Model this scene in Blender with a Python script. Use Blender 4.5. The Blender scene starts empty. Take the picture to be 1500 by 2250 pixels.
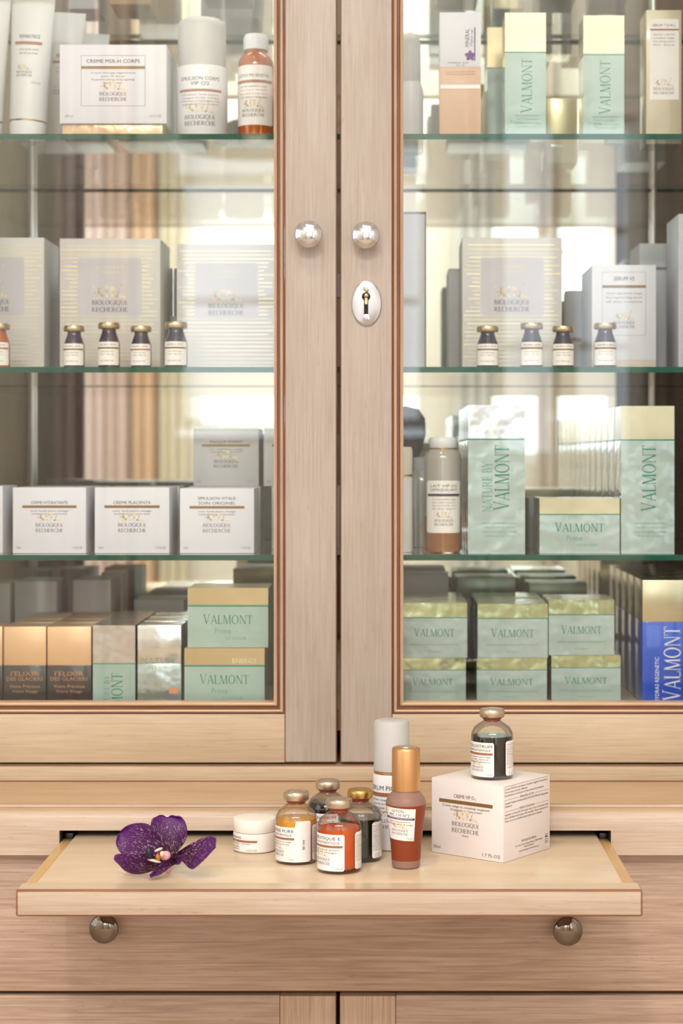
import bpy, bmesh, math, random
from mathutils import Vector, Matrix
random.seed(7)
PI = math.pi
SC = bpy.context.scene
COL = SC.collection

# ---------------------------------------------------------------- camera, light, exposure
F, CX, CY, ZC = 4034.0, 847.0, 1008.0, 1.202       # focal length in pixels of a 1500x2250 frame, principal point, eye height
cam_d = bpy.data.cameras.new('camera')
cam = bpy.data.objects.new('camera', cam_d); COL.objects.link(cam)
cam.location = (0, 0, ZC); cam.rotation_euler = (PI/2, 0, 0)
cam_d.sensor_fit = 'VERTICAL'; cam_d.sensor_height = 36; cam_d.sensor_width = 24
cam_d.lens = F/2250*36
cam_d.shift_x = (750-CX)/2250; cam_d.shift_y = (CY-1125)/2250
cam_d.clip_start = 0.05
cam_d.dof.use_dof = True; cam_d.dof.focus_distance = 1.60; cam_d.dof.aperture_fstop = 6.3
SC.camera = cam

world = bpy.data.worlds.new('world'); SC.world = world; world.use_nodes = True
world.node_tree.nodes['Background'].inputs[0].default_value = (0.80, 0.88, 1.0, 1)
world.node_tree.nodes['Background'].inputs[1].default_value = 1.0

def area_light(name, loc, target, sx, sy, watts, color):
    d = bpy.data.lights.new(name, 'AREA'); d.shape = 'RECTANGLE'; d.size = sx; d.size_y = sy
    d.energy = watts; d.color = color
    o = bpy.data.objects.new(name, d); COL.objects.link(o); o.location = loc
    v = Vector(target)-Vector(loc)
    o.rotation_euler = v.to_track_quat('-Z', 'Y').to_euler()
    return o
# key and spot lamps, with added unseen fill lamps
area_light('key_light', (-0.42, -2.3, 3.78), (-0.05, 1.7, 1.0), 0.14, 0.14, 31, (0.98, 0.985, 1.0))
area_light('added_ceiling_fill', (0.3, -0.9, 3.86), (0.3, -0.9, 0), 2.2, 2.2, 17, (0.96, 0.98, 1.0))  # unseen panel, added as soft overhead fill
area_light('added_ceiling_fill', (0.0, -2.7, 3.86), (0.0, -3.1, 0), 3.6, 0.9, 265, (0.97, 0.98, 1.0))  # unseen panel, added to brighten the south wall in the mirror
area_light('added_cabinet_fill', (-0.05, 1.95, 2.12), (-0.05, 1.95, 0), 0.80, 0.05, 3.2, (1.0, 0.95, 0.88))  # unseen strip, added to lift the cabinet interior
sl = bpy.data.lights.new('spot_light', 'SPOT'); sl.energy = 44; sl.color = (1.0, 0.80, 0.57); sl.spot_size = math.radians(42); sl.spot_blend = 0.9; sl.shadow_soft_size = 0.035
slo = bpy.data.objects.new('spot_light', sl); COL.objects.link(slo); slo.location = (-0.34, 0.75, 2.9)
slo.rotation_euler = (Vector((-0.05, 1.62, 0.88))-Vector(slo.location)).to_track_quat('-Z', 'Y').to_euler()
# daylight in the window openings
DAY = [((-0.33, -3.66, 1.86), (-0.33, 0, 1.86), 0.98, 1.14, 17),
       ((0.70, -3.66, 1.87), (0.70, 0, 1.87), 0.56, 1.34, 7),
       ((1.80, -3.66, 1.9), (1.80, 0, 1.9), 1.0, 2.2, 18),
       ((-2.66, -0.4, 1.9), (0, -0.4, 1.9), 2.2, 2.0, 22)]  # west window out of view, added as fill from the left
for i, (l, t, sx, sy, w) in enumerate(DAY):
    area_light('window_daylight', l, t, sx, sy, w, (0.93, 0.97, 1.0))

vs = SC.view_settings
vs.view_transform = 'Standard'; vs.look = 'None'; vs.exposure = -0.30; vs.gamma = 1.0; vs.use_curve_mapping = False

# ---------------------------------------------------------------- helpers
def W(px, py, Y):
    return Vector(((px-CX)*Y/F, Y, ZC-(py-CY)*Y/F))
def lin(c):
    return tuple(((x/255)/12.92 if x/255 <= .04045 else ((x/255+.055)/1.055)**2.4) for x in c)

MATS = {}
def mat(name, rgb=(200, 200, 200), rough=.5, metal=0, trans=0, ior=1.45, coat=0, coat_rough=.05, bump=0, bump_scale=200, spec=.5, alpha=1, emis=0):
    if name in MATS: return MATS[name]
    m = bpy.data.materials.new(name); m.use_nodes = True
    nt = m.node_tree; b = nt.nodes['Principled BSDF']
    c = lin(rgb)
    b.inputs['Base Color'].default_value = (*c, 1)
    b.inputs['Roughness'].default_value = rough; b.inputs['Metallic'].default_value = metal
    b.inputs['Transmission Weight'].default_value = trans; b.inputs['IOR'].default_value = ior
    b.inputs['Coat Weight'].default_value = coat; b.inputs['Coat Roughness'].default_value = coat_rough
    b.inputs['Specular IOR Level'].default_value = spec
    if emis:
        b.inputs['Emission Color'].default_value = (*c, 1); b.inputs['Emission Strength'].default_value = emis
    # small procedural variation everywhere
    tc = nt.nodes.new('ShaderNodeTexCoord'); no = nt.nodes.new('ShaderNodeTexNoise')
    no.inputs['Scale'].default_value = bump_scale if bump else 40
    nt.links.new(tc.outputs['Object'], no.inputs['Vector'])
    mx = nt.nodes.new('ShaderNodeMix'); mx.data_type = 'RGBA'
    mx.inputs[6].default_value = (*[x*.96 for x in c], 1); mx.inputs[7].default_value = (*[min(1, x*1.04) for x in c], 1)
    nt.links.new(no.outputs['Fac'], mx.inputs[0]); nt.links.new(mx.outputs[2], b.inputs['Base Color'])
    if bump:
        bu = nt.nodes.new('ShaderNodeBump'); bu.inputs['Strength'].default_value = bump; bu.inputs['Distance'].default_value = .001 if bump < .28 else .0022 if metal > .8 else .005
        nt.links.new(no.outputs['Fac'], bu.inputs['Height']); nt.links.new(bu.outputs[0], b.inputs['Normal'])
        if coat: nt.links.new(bu.outputs[0], b.inputs['Coat Normal'])
    MATS[name] = m
    return m

def thin_glass(name, tint, refl=1.0, rough=0.0, ior=1.5, rim=None, back=0):
    m = bpy.data.materials.new(name); m.use_nodes = True; nt = m.node_tree
    nt.nodes.clear()
    out = nt.nodes.new('ShaderNodeOutputMaterial'); tr = nt.nodes.new('ShaderNodeBsdfTransparent'); gl = nt.nodes.new('ShaderNodeBsdfGlossy')
    fr = nt.nodes.new('ShaderNodeFresnel'); mu = nt.nodes.new('ShaderNodeMath'); mu.operation = 'MULTIPLY'; mu.inputs[1].default_value = refl; mu.use_clamp = True
    fr.inputs[0].default_value = ior
    mi = nt.nodes.new('ShaderNodeMixShader')
    tr.inputs[0].default_value = (*tint, 1); gl.inputs[1].default_value = rough; gl.inputs[0].default_value = (1, 1, 1, 1)
    ge = nt.nodes.new('ShaderNodeNewGeometry'); su = nt.nodes.new('ShaderNodeMath'); su.operation = 'MULTIPLY_ADD'; su.inputs[1].default_value = back-1; su.inputs[2].default_value = 1; m3 = nt.nodes.new('ShaderNodeMath'); m3.operation = 'MULTIPLY'
    nt.links.new(ge.outputs['Backfacing'], su.inputs[0]); nt.links.new(fr.outputs[0], mu.inputs[0]); nt.links.new(mu.outputs[0], m3.inputs[0]); nt.links.new(su.outputs[0], m3.inputs[1]); nt.links.new(m3.outputs[0], mi.inputs[0])
    if rim:                     # the wall of a bottle is seen through a longer path of glass near its outline
        lw = nt.nodes.new('ShaderNodeLayerWeight'); lw.inputs[0].default_value = .5; rp = nt.nodes.new('ShaderNodeValToRGB')
        e = rp.color_ramp.elements; e[0].position = .45; e[0].color = (*tint, 1); e[1].position = 1; e[1].color = (*rim, 1)
        nt.links.new(lw.outputs['Facing'], rp.inputs[0]); nt.links.new(rp.outputs[0], tr.inputs[0])
    nt.links.new(tr.outputs[0], mi.inputs[1]); nt.links.new(gl.outputs[0], mi.inputs[2]); nt.links.new(mi.outputs[0], out.inputs[0])
    MATS[name] = m
    return m

def wood(name, axis, base, dark, rough=.45, streak=.36, along=14, across=520, bump=.12, blot=(.92, 1.05), fleck=.5):
    """limed wood: grain runs along the given axis (0 x, 1 y, 2 z), object coordinates in metres"""
    m = bpy.data.materials.new(name); m.use_nodes = True; nt = m.node_tree; N = nt.nodes.new; L = nt.links.new
    b = nt.nodes['Principled BSDF']; b.inputs['Roughness'].default_value = rough
    tc = N('ShaderNodeTexCoord')
    def stretched(sa, sc_, detail=6, rough_=.6, off=0):
        mp = N('ShaderNodeMapping'); s = [sc_]*3; s[axis] = sa
        mp.inputs['Scale'].default_value = s; mp.inputs['Location'].default_value = (off, off, off)
        no = N('ShaderNodeTexNoise'); no.inputs['Scale'].default_value = 1; no.inputs['Detail'].default_value = detail
        no.inputs['Roughness'].default_value = rough_; no.inputs['Distortion'].default_value = .25
        L(tc.outputs['Object'], mp.inputs[0]); L(mp.outputs[0], no.inputs['Vector']); return no
    fine = stretched(along, across)
    broad = stretched(9, 60, 5, .6, 3.1)
    cloud = stretched(6, 22, 4, .6, 7.7)
    fl = stretched(55, 700, 3, .7, 1.3)
    def ramp(src, p0, p1, c0, c1):
        r = N('ShaderNodeValToRGB'); r.color_ramp.elements[0].position = p0; r.color_ramp.elements[1].position = p1
        r.color_ramp.elements[0].color = (*c0, 1); r.color_ramp.elements[1].color = (*c1, 1)
        L(src.outputs['Fac'], r.inputs[0]); return r
    B = lin(base); D = lin(dark); G = tuple((x+y)/2 for x, y in zip(B, D))
    r1 = ramp(fine, .30, .62, tuple(B[i]+(D[i]-B[i])*streak for i in range(3)), B)
    r2 = ramp(broad, .32, .60, tuple(.86+.14*(D[i]/B[i]) for i in range(3)), (1, 1, 1))
    r3 = ramp(cloud, .3, .7, (blot[0]*1.0, blot[0]*.975, blot[0]*.93), (blot[1], blot[1], blot[1]*1.02))
    r4 = ramp(fl, .24, .36, tuple(1-fleck*(1-D[i]/B[i]*.8) for i in range(3)), (1, 1, 1))
    def mul(a, c):
        x = N('ShaderNodeMix'); x.data_type = 'RGBA'; x.blend_type = 'MULTIPLY'; x.inputs[0].default_value = 1
        L(a, x.inputs[6]); L(c, x.inputs[7]); return x.outputs[2]
    c = mul(mul(mul(r1.outputs[0], r2.outputs[0]), r3.outputs[0]), r4.outputs[0])
    L(c, b.inputs['Base Color'])
    bu = N('ShaderNodeBump'); bu.inputs['Strength'].default_value = bump; bu.inputs['Distance'].default_value = .0004
    L(fine.outputs['Fac'], bu.inputs['Height']); L(bu.outputs[0], b.inputs['Normal'])
    MATS[name] = m
    return m

# wood family
LIM, STR = (178, 168, 158), (140, 116, 98)
WV = wood('limed_wood_upright', 2, LIM, STR)
WH = wood('limed_wood_level', 0, (194, 174, 146), STR)
WHN = wood('limed_wood_edge', 0, (200, 182, 164), (152, 116, 88), fleck=.7)
WHD = wood('limed_wood_drawer', 0, (190, 164, 146), (126, 94, 74), streak=.6, fleck=.8)
WVD = wood('limed_wood_lower_upright', 2, (202, 174, 150), (140, 102, 76), streak=.6)
WT = wood('varnished_tray_wood', 0, (210, 190, 164), (192, 168, 138), rough=.24, streak=.35, along=3, across=60, bump=.02, fleck=.1)
WTR = wood('varnished_rail_wood', 1, (208, 172, 122), (174, 130, 80), rough=.35, streak=.5, bump=.05, fleck=.2)
WL = wood('varnished_ledge_wood', 0, (190, 162, 128), (166, 132, 96), rough=.35, streak=.4, across=110, bump=.04, fleck=.2)
WIN = wood('cabinet_interior_wood', 2, (206, 188, 158), (158, 138, 108), streak=.5, fleck=.3)
WINR = wood('cabinet_interior_red_wood', 2, (186, 142, 122), (138, 92, 74), streak=.5, fleck=.3)
BR = wood('brown_glaze', 2, (150, 106, 80), (100, 62, 42), rough=.5, streak=.7)
BRH = wood('brown_glaze_level', 0, (152, 104, 74), (100, 60, 38), rough=.5, streak=.7)
BEAD = wood('bead_wood', 2, (200, 172, 148), (164, 122, 94), streak=.5)
BEADH = wood('bead_wood_level', 0, (204, 172, 140), (168, 122, 88), streak=.5)
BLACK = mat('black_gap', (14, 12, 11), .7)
DARKM = mat('dark_metal', (70, 70, 74), .35, 1)

CHROME = mat('polished_chrome', (206, 208, 214), .06, 1)
SATIN = mat('satin_steel', (224, 220, 220), .32, 1)
BRASS = mat('brass', (196, 150, 110), .2, 1)
MIRROR = mat('mirror_silver', (226, 228, 224), .004, 1)
PANE = thin_glass('door_glass', (.97, .985, .975), 1.8)
SHELFG = thin_glass('shelf_glass', (.93, .975, .95), 1.8)
SHEDGE = mat('shelf_edge_green', (4, 78, 62), .25, 0, 0, spec=.25)
VGLASS = thin_glass('bottle_glass', (.97, .97, .96), 1.15, 0.02, rim=(.26, .22, .19), back=.5)

WHITE = mat('white_card', (216, 215, 224), .5)
WHITEL = mat('white_label_paper', (240, 234, 230), .42)
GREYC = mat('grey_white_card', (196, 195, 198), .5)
GREYD = mat('grey_card', (190, 186, 186), .5)
SQ = mat('lilac_grey_panel', (196, 192, 198), .4)
PLAST = mat('white_plastic', (226, 225, 228), .35)
JARW = mat('jar_white_plastic', (240, 232, 222), .38)
INK = mat('black_ink', (34, 30, 38), .6)
INKS = mat('soft_grey_ink', (120, 114, 118), .6)
GOLDINK = mat('gold_ink', (196, 170, 112), .5, 0)
PALEGOLD = mat('pale_gold_ink', (224, 210, 176), .45, 0)
BAR = mat('olive_gold_bar', (134, 106, 62), .4, .2)
BARBR = mat('brown_bar', (160, 106, 78), .5)
BARNV = mat('navy_bar', (52, 42, 82), .5)
TEAL = mat('mint_card', (168, 184, 180), .28, .25, coat=.9, coat_rough=.05, bump=.55, bump_scale=32)
TEALF = mat('mint_card_front', (158, 180, 172), .3, .1, coat=.8, coat_rough=.06, bump=.3, bump_scale=32)
GREENI = mat('green_ink', (20, 130, 104), .35)
TEALI = mat('pale_green_ink', (104, 160, 144), .4)
GOLDF = mat('gold_foil', (208, 188, 150), .2, .9, bump=.3, bump_scale=16)
SILVF = mat('silver_foil', (218, 218, 220), .2, 1, bump=.7, bump_scale=36)
GREENF = mat('green_gold_foil', (196, 204, 164), .18, .95, bump=.9, bump_scale=40)
COPF = mat('copper_foil', (228, 190, 150), .32, .45, bump=.15, bump_scale=40)
BLACKC = mat('black_card', (46, 42, 42), .3, 0, coat=.6, bump=.2, bump_scale=60)
COPI = mat('copper_ink', (196, 140, 100), .35, .5)
TAGR = mat('coral_tag', (196, 104, 76), .5)
TAGO = mat('orange_tag', (214, 140, 92), .5)
TAN = mat('tan_card', (206, 168, 138), .4)
BEIGE = mat('beige_card', (206, 194, 168), .4, .1, coat=.4)
BLUE = mat('royal_blue_card', (42, 84, 196), .3, .1, coat=.6, bump=.2, bump_scale=50)
WHINK = mat('white_ink', (232, 232, 236), .4)
PURI = mat('violet_ink', (106, 50, 128), .5)
NAVYG = mat('navy_vial_glass', (44, 42, 66), .12, coat=.6)
VCAP = mat('pale_gold_cap', (204, 186, 152), .3, .9)
FROST = mat('frosted_plastic', (222, 220, 218), .45, 0, .35, spec=.4)
AMBERB = mat('amber_bottle', (198, 104, 40), .12, 0, .35, coat=.5)
CLEARL = mat('amber_lower_liquid', (206, 140, 96), .08, 0, .6)
CLEARB = mat('milky_bottle', (190, 184, 176), .12, 0, .3, coat=.6)
STOP = mat('red_rubber_stopper', (150, 62, 44), .5)
CHAMP = mat('champagne_metal', (206, 192, 172), .34, 1)
COPCAP = mat('copper_gold_cap', (214, 166, 116), .36, .92)
LQY = mat('yellow_serum', (240, 168, 14), .05, 0, .25, 1.34)
LQO = mat('orange_serum', (236, 100, 2), .05, 0, .30, 1.34)
LQB = mat('dark_brown_serum', (26, 10, 7), .05, 0, .1, 1.34, coat=.5)
LQG = mat('dark_green_serum', (14, 34, 16), .05, 0, .15, 1.34, coat=.5)
FROSTO = mat('frosted_orange_glass', (142, 60, 28), .42, 0, .15)
FROSTC = mat('frosted_clear_glass', (168, 130, 116), .45, 0, .3)
STRIPEC = mat('ivory_card', (202, 198, 197), .45)
STRIPEG = mat('gold_stripe_ink', (226, 210, 170), .28, .6)
BRUSHB = mat('black_bristles', (26, 24, 26), .5)

def new_obj(name, verts, faces, mats, parent=None, fmi=None, smooth=None, loc=None):
    me = bpy.data.meshes.new(name); me.from_pydata([tuple(v) for v in verts], [], faces)
    if not isinstance(mats, (list, tuple)): mats = [mats]
    for m in mats: me.materials.append(m)
    if fmi: me.polygons.foreach_set('material_index', fmi)
    if smooth is not None:
        me.polygons.foreach_set('use_smooth', [True]*len(faces)); me.set_sharp_from_angle(angle=math.radians(smooth))
    me.update()
    o = bpy.data.objects.new(name, me); COL.objects.link(o)
    if parent: o.parent = parent
    if loc: o.location = loc
    return o
def thing(name, label, cat, loc=(0, 0, 0), rz=0, group=None):
    o = bpy.data.objects.new(name, None); o.empty_display_size = .01; COL.objects.link(o)
    o.location = loc; o.rotation_euler = (0, 0, rz)
    return tag(o, label, cat, group)
def tag(o, label, cat, group=None):
    o['label'] = label; o['category'] = cat
    if group: o['group'] = group
    return o
def struct(o): o['kind'] = 'structure'; return o

def box(name, x0, x1, y0, y1, z0, z1, m, parent=None, bev=0, bevmat=None, seg=2, only=None):
    """box with bevelled edges; bevmat puts a worn glaze on the bevels"""
    bm = bmesh.new(); bmesh.ops.create_cube(bm, size=1)
    for v in bm.verts:
        v.co = Vector(((x0+x1)/2+v.co.x*(x1-x0), (y0+y1)/2+v.co.y*(y1-y0), (z0+z1)/2+v.co.z*(z1-z0)))
    if bev:
        ed = [e for e in bm.edges if only is None or only(e)]
        bmesh.ops.bevel(bm, geom=ed, offset=bev, segments=seg, affect='EDGES', profile=.5, material=1 if bevmat else -1)
    me = bpy.data.meshes.new(name); bm.to_mesh(me); bm.free()
    me.materials.append(m)
    if bevmat: me.materials.append(bevmat)
    if bev:
        me.polygons.foreach_set('use_smooth', [True]*len(me.polygons)); me.set_sharp_from_angle(angle=math.radians(35))
    o = bpy.data.objects.new(name, me); COL.objects.link(o)
    if parent: o.parent = parent
    return o

def lathe_data(prof, n=40, axis='z', c=(0, 0, 0)):
    """prof: (radius, height) pairs, height along z (or towards the viewer, -y)"""
    V, Fc = [], []
    rings = []
    for r, h in prof:
        if r < 1e-6:
            rings.append([len(V)]); V.append((0, 0, h))
        else:
            rings.append(list(range(len(V), len(V)+n)))
            V += [(r*math.cos(2*PI*i/n), r*math.sin(2*PI*i/n), h) for i in range(n)]
    for a, b in zip(rings, rings[1:]):
        if len(a) == 1 and len(b) == 1: continue
        for i in range(n):
            j = (i+1) % n
            if len(a) == 1: Fc.append((a[0], b[j], b[i])[::-1])
            elif len(b) == 1: Fc.append((a[i], a[j], b[0]))
            else: Fc.append((a[i], a[j], b[j], b[i]))
    if axis == 'y': V = [(x, -z, y) for x, y, z in V]
    V = [(x+c[0], y+c[1], z+c[2]) for x, y, z in V]
    return V, Fc
def lathe(name, prof, m, parent=None, n=40, axis='z', c=(0, 0, 0), smooth=40):
    V, Fc = lathe_data(prof, n, axis, c)
    return new_obj(name, V, Fc, m, parent, smooth=smooth)

def prism(name, poly, x0, x1, m, parent=None, fmi=None, mats=None, smooth=None):
    """(y, z) profile extruded along x"""
    n = len(poly)
    V = [(x0, y, z) for y, z in poly]+[(x1, y, z) for y, z in poly]
    Fc = [(i, (i+1) % n, n+(i+1) % n, n+i) for i in range(n)]+[tuple(range(n))[::-1], tuple(range(n, 2*n))]
    return new_obj(name, V, Fc, mats or m, parent, fmi=(fmi+[0, 0] if fmi else None), smooth=smooth)

# ---------------------------------------------------------------- flat print: lettering, bars, emblems
FONTC = {}
def glyph_mesh(s):
    if s in FONTC: return FONTC[s]
    cu = bpy.data.curves.new('t', 'FONT'); cu.body = s; cu.size = 1; cu.resolution_u = 2; cu.fill_mode = 'FRONT'
    ob = bpy.data.objects.new('t', cu)
    me = bpy.data.meshes.new_from_object(ob)
    V = [(v.co.x, v.co.y) for v in me.vertices]; Fc = [tuple(p.vertices) for p in me.polygons]
    bpy.data.meshes.remove(me); bpy.data.objects.remove(ob); bpy.data.curves.remove(cu)
    FONTC[s] = (V, Fc); return FONTC[s]
TH, TN = .125, .055
def arc(cx, cy, rx, ry, a0, a1, tx=TH, ty=TN, n=14):
    out = []
    for i in range(n):
        q = []
        for k in (i, i+1):
            a = math.radians(a0+(a1-a0)*k/n); q.append((a, cx, cy))
        (a, _, _), (b, _, _) = q
        o = lambda t: (cx+rx*math.cos(t), cy+ry*math.sin(t)); p = lambda t: (cx+(rx-tx)*math.cos(t), cy+(ry-ty)*math.sin(t))
        out.append([o(a), o(b), p(b), p(a)])
    return out
def ln(x0, y0, x1, y1, w):
    if abs(y1-y0) < 1e-6: return [(x0, y0-w/2), (x1, y0-w/2), (x1, y0+w/2), (x0, y0+w/2)]
    return [(x0-w/2, y0), (x0+w/2, y0), (x1+w/2, y1), (x1-w/2, y1)]
def sf(x, y, w=.2): return ln(x-w/2, y, x+w/2, y, .04)
S0, S1 = .02, .98
SERIF = {
 'V': (.92, [ln(.46, 0, .14, 1, TH), ln(.46, 0, .80, 1, TN), sf(.14, S1, .27), sf(.80, S1, .22)]),
 'A': (.90, [ln(.12, 0, .46, 1, TN), ln(.78, 0, .46, 1, TH), ln(.22, .34, .66, .34, .05), sf(.12, S0), sf(.78, S0, .26)]),
 'L': (.68, [ln(.16, 0, .16, 1, TH), ln(.1, .025, .62, .025, .05), ln(.61, 0, .64, .2, .04), sf(.16, S1, .26)]),
 'M': (1.08, [ln(.14, 0, .17, 1, TN), ln(.54, 0, .2, 1, TH), ln(.54, 0, .86, 1, TN), ln(.92, 0, .88, 1, TH), sf(.14, S0), sf(.92, S0, .26), sf(.14, S1, .16), sf(.92, S1, .16)]),
 'O': (.98, arc(.47, .5, .43, .52, 0, 360, n=24)),
 'N': (.94, [ln(.14, 0, .14, 1, TN), ln(.76, 0, .16, 1, TH), ln(.77, 0, .77, 1, TN), sf(.14, S0), sf(.77, S1), sf(.12, S1, .16)]),
 'T': (.78, [ln(.37, 0, .37, 1, TH), ln(.02, .975, .72, .975, .05), ln(.03, .8, .02, 1, .04), ln(.71, .8, .72, 1, .04), sf(.37, S0, .28)]),
 'I': (.36, [ln(.16, 0, .16, 1, TH), sf(.16, S0, .27), sf(.16, S1, .27)]),
 'H': (.92, [ln(.16, 0, .16, 1, TH), ln(.74, 0, .74, 1, TH), ln(.16, .5, .74, .5, .05)]+[sf(x, y, .25) for x in (.16, .74) for y in (S0, S1)]),
 'E': (.70, [ln(.16, 0, .16, 1, TH), ln(.06, .025, .6, .025, .05), ln(.06, .975, .56, .975, .05), ln(.16, .52, .46, .52, .05), ln(.59, 0, .62, .2, .04), ln(.56, .8, .57, 1, .04), ln(.46, .42, .46, .62, .035)]),
 'U': (.88, [ln(.16, .3, .16, 1, TH), ln(.72, .3, .72, 1, TN), sf(.16, S1, .26), sf(.72, S1, .2)]+arc(.42, .32, .32, .34, 180, 360, TH*.7, TN)),
 'C': (.86, arc(.46, .5, .42, .52, 42, 318, n=20)+[ln(.77, .66, .77, .9, .04), ln(.77, .12, .79, .3, .03)]),
 'G': (.94, arc(.46, .5, .42, .52, 42, 318, n=20)+[ln(.77, .66, .77, .9, .04), ln(.77, .08, .77, .42, TH), sf(.77, .42, .24)]),
 'Q': (.98, arc(.47, .5, .43, .52, 0, 360, n=24)+[[(.42, .06), (.5, .1), (.95, -.2), (.8, -.22)]]),
 'B': (.78, [ln(.16, 0, .16, 1, TH), ln(.04, .025, .4, .025, .05), ln(.04, .975, .36, .975, .05), ln(.16, .53, .36, .53, .05)]+arc(.34, .76, .27, .24, -90, 90, n=8)+arc(.38, .27, .31, .27, -90, 90, n=8)),
 'R': (.86, [ln(.16, 0, .16, 1, TH), ln(.04, .975, .38, .975, .05), ln(.16, .5, .38, .5, .05), ln(.74, 0, .4, .5, TH), sf(.16, S0, .26), sf(.76, S0, .2)]+arc(.36, .74, .28, .26, -90, 90, n=8)),
 'Y': (.84, [ln(.4, 0, .4, .46, TH), ln(.4, .4, .12, 1, TH), ln(.4, .4, .7, 1, TN), sf(.4, S0, .26), sf(.12, S1, .24), sf(.7, S1, .2)]),
 ' ': (.4, []),
}
class Art:
    """collects flat print in (u right, v up); one mesh per ink"""
    def __init__(s): s.d = {}
    def poly(s, key, pts):
        V, Fc = s.d.setdefault(key, ([], [])); n = len(V); V += pts; Fc.append(tuple(range(n, n+len(pts))))
    def rect(s, key, u0, v0, u1, v1, nu=1):
        for i in range(nu):
            a = u0+(u1-u0)*i/nu; b = u0+(u1-u0)*(i+1)/nu
            s.poly(key, [(a, v0), (b, v0), (b, v1), (a, v1)])
    def outline(s, key, u0, v0, u1, v1, w):
        s.rect(key, u0, v0, u1, v0+w); s.rect(key, u0, v1-w, u1, v1); s.rect(key, u0, v0, u0+w, v1); s.rect(key, u1-w, v0, u1, v1)
    def _put(s, key, V, Fc, f):
        D, G = s.d.setdefault(key, ([], [])); n = len(D); D += [f(*v) for v in V]; G += [tuple(i+n for i in q) for q in Fc]
    def text(s, key, txt, u, v, h, al='c', xs=.86, width=None, rot=False):
        """Blender's own font; h is the cap height, v the baseline"""
        V, Fc = glyph_mesh(txt)
        if not V: return
        k = h/.69; x0 = min(a for a, b in V); x1 = max(a for a, b in V)
        if width: xs = width/((x1-x0)*k)
        wd = (x1-x0)*k*xs; off = {'c': -wd/2, 'l': 0, 'r': -wd}[al]
        if rot: s._put(key, V, Fc, lambda a, b: (u-b*k, v+(a-x0)*k*xs+off))
        else: s._put(key, V, Fc, lambda a, b: (u+(a-x0)*k*xs+off, v+b*k))
    def serif(s, key, txt, u, v, h, width=None, rot=False, big=None):
        tot = sum(SERIF[c][0] for c in txt); k = (width/tot/h) if width else 1
        x = -tot/2*k*h
        for i, c in enumerate(txt):
            w, ps = SERIF[c]; hh = h*(big if (big and i == 0) else 1)
            for p in ps:
                q = [(x+a*k*h, b*hh) for a, b in p]
                s.poly(key, [(u-b, v+a) for a, b in q] if rot else [(u+a, v+b) for a, b in q])
            x += w*k*h
    def leaf(s, key, u, v, l, a, w=.34):
        c, sn = math.cos(a), math.sin(a); pts = []
        sh = [(0, 0), (.25, w*.8), (.55, w), (.85, w*.5), (1, 0), (.8, -w*.55), (.5, -w*.8), (.2, -w*.5)]
        s.poly(key, [(u+(x*c-y*sn)*l, v+(x*sn+y*c)*l) for x, y in sh])
    def emblem(s, key, u, v, w, key2=None):
        """sprays of leaves above the name, w wide"""
        k2 = key2 or key
        for (x, y, l, a, t) in [(-.02, .28, .20, 160, .3), (-.02, .28, .26, -15, .35), (-.28, .10, .18, 130, .4), (-.34, .20, .14, 70, .4), (-.18, .04, .17, 150, .4),
                                (-.05, .0, .17, 120, .35), (.03, .02, .16, 60, .4), (.15, .02, .15, 20, .4), (.28, -.02, .17, 60, .4), (.36, .0, .15, 10, .4),
                                (-.44, .30, .10, 150, .4), (-.40, .16, .09, 200, .4), (.30, .22, .09, 80, .4), (.32, .34, .08, 60, .4), (.26, .12, .08, 120, .4),
                                (-.14, .16, .12, 30, .3), (.12, .12, .10, 140, .3), (-.30, .02, .12, 210, .3), (.42, -.10, .13, 20, .35), (.02, .14, .1, 80, .3)]:
            s.leaf(key if (x*37+y*11) % 1 > .55 else k2, u+x*w, v+y*w, l*w*.72, math.radians(a), t)
        for i in range(9):
            s.rect(key, u+(-.36+i*.012)*w, v+(.03+i*.03)*w, u+(-.35+i*.012)*w, v+(.06+i*.03)*w)
            s.rect(key, u+(.2+i*.012)*w, v+(.0+i*.035)*w, u+(.21+i*.012)*w, v+(.035+i*.035)*w)
    def brand(s, ink, u, v, w, em=GOLDINK, em2=PALEGOLD):
        """two-line name in serif capitals with the leaf spray over it; v is the lower baseline"""
        h = w*.125
        s.emblem(em, u, v+h*3.15, w*.95, em2)
        s.serif(ink, 'BIOLOGIQUE', u, v+h*1.55, h, w); s.serif(ink, 'RECHERCHE', u, v, h, w)
    def build(s, parent, fn, nm=None):
        """fn maps (u, v, lift) to the parent's local space"""
        names = {'INK': 'lettering'}
        for k, (m, (V, Fc)) in enumerate(s.d.items()):
            lift = .00015+.00006*k
            if m in (BAR, BARBR, BARNV): n = 'colour_bar'
            elif m in (GOLDINK, PALEGOLD): n = 'emblem'
            elif m in (SQ, WHITEL, WHITE): n = 'panel'
            elif m is STRIPEG: n = 'gold_stripes'
            elif m in (TAGR, TAGO): n = 'colour_tag'
            else: n = 'lettering'
            new_obj(n, [fn(u, v, lift) for u, v in V], Fc, m, parent)

def flat_front(w, h, yf):          # art origin at bottom centre of the face looking towards -y
    return lambda u, v, l: (u, yf-l, v)
def bend(r, ang, z0):              # art origin at label bottom centre, wrapped on a cylinder of radius r; ang 0 faces -y
    return lambda u, v, l: ((r+l)*math.sin(u/r+ang), -(r+l)*math.cos(u/r+ang), z0+v)

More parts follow.
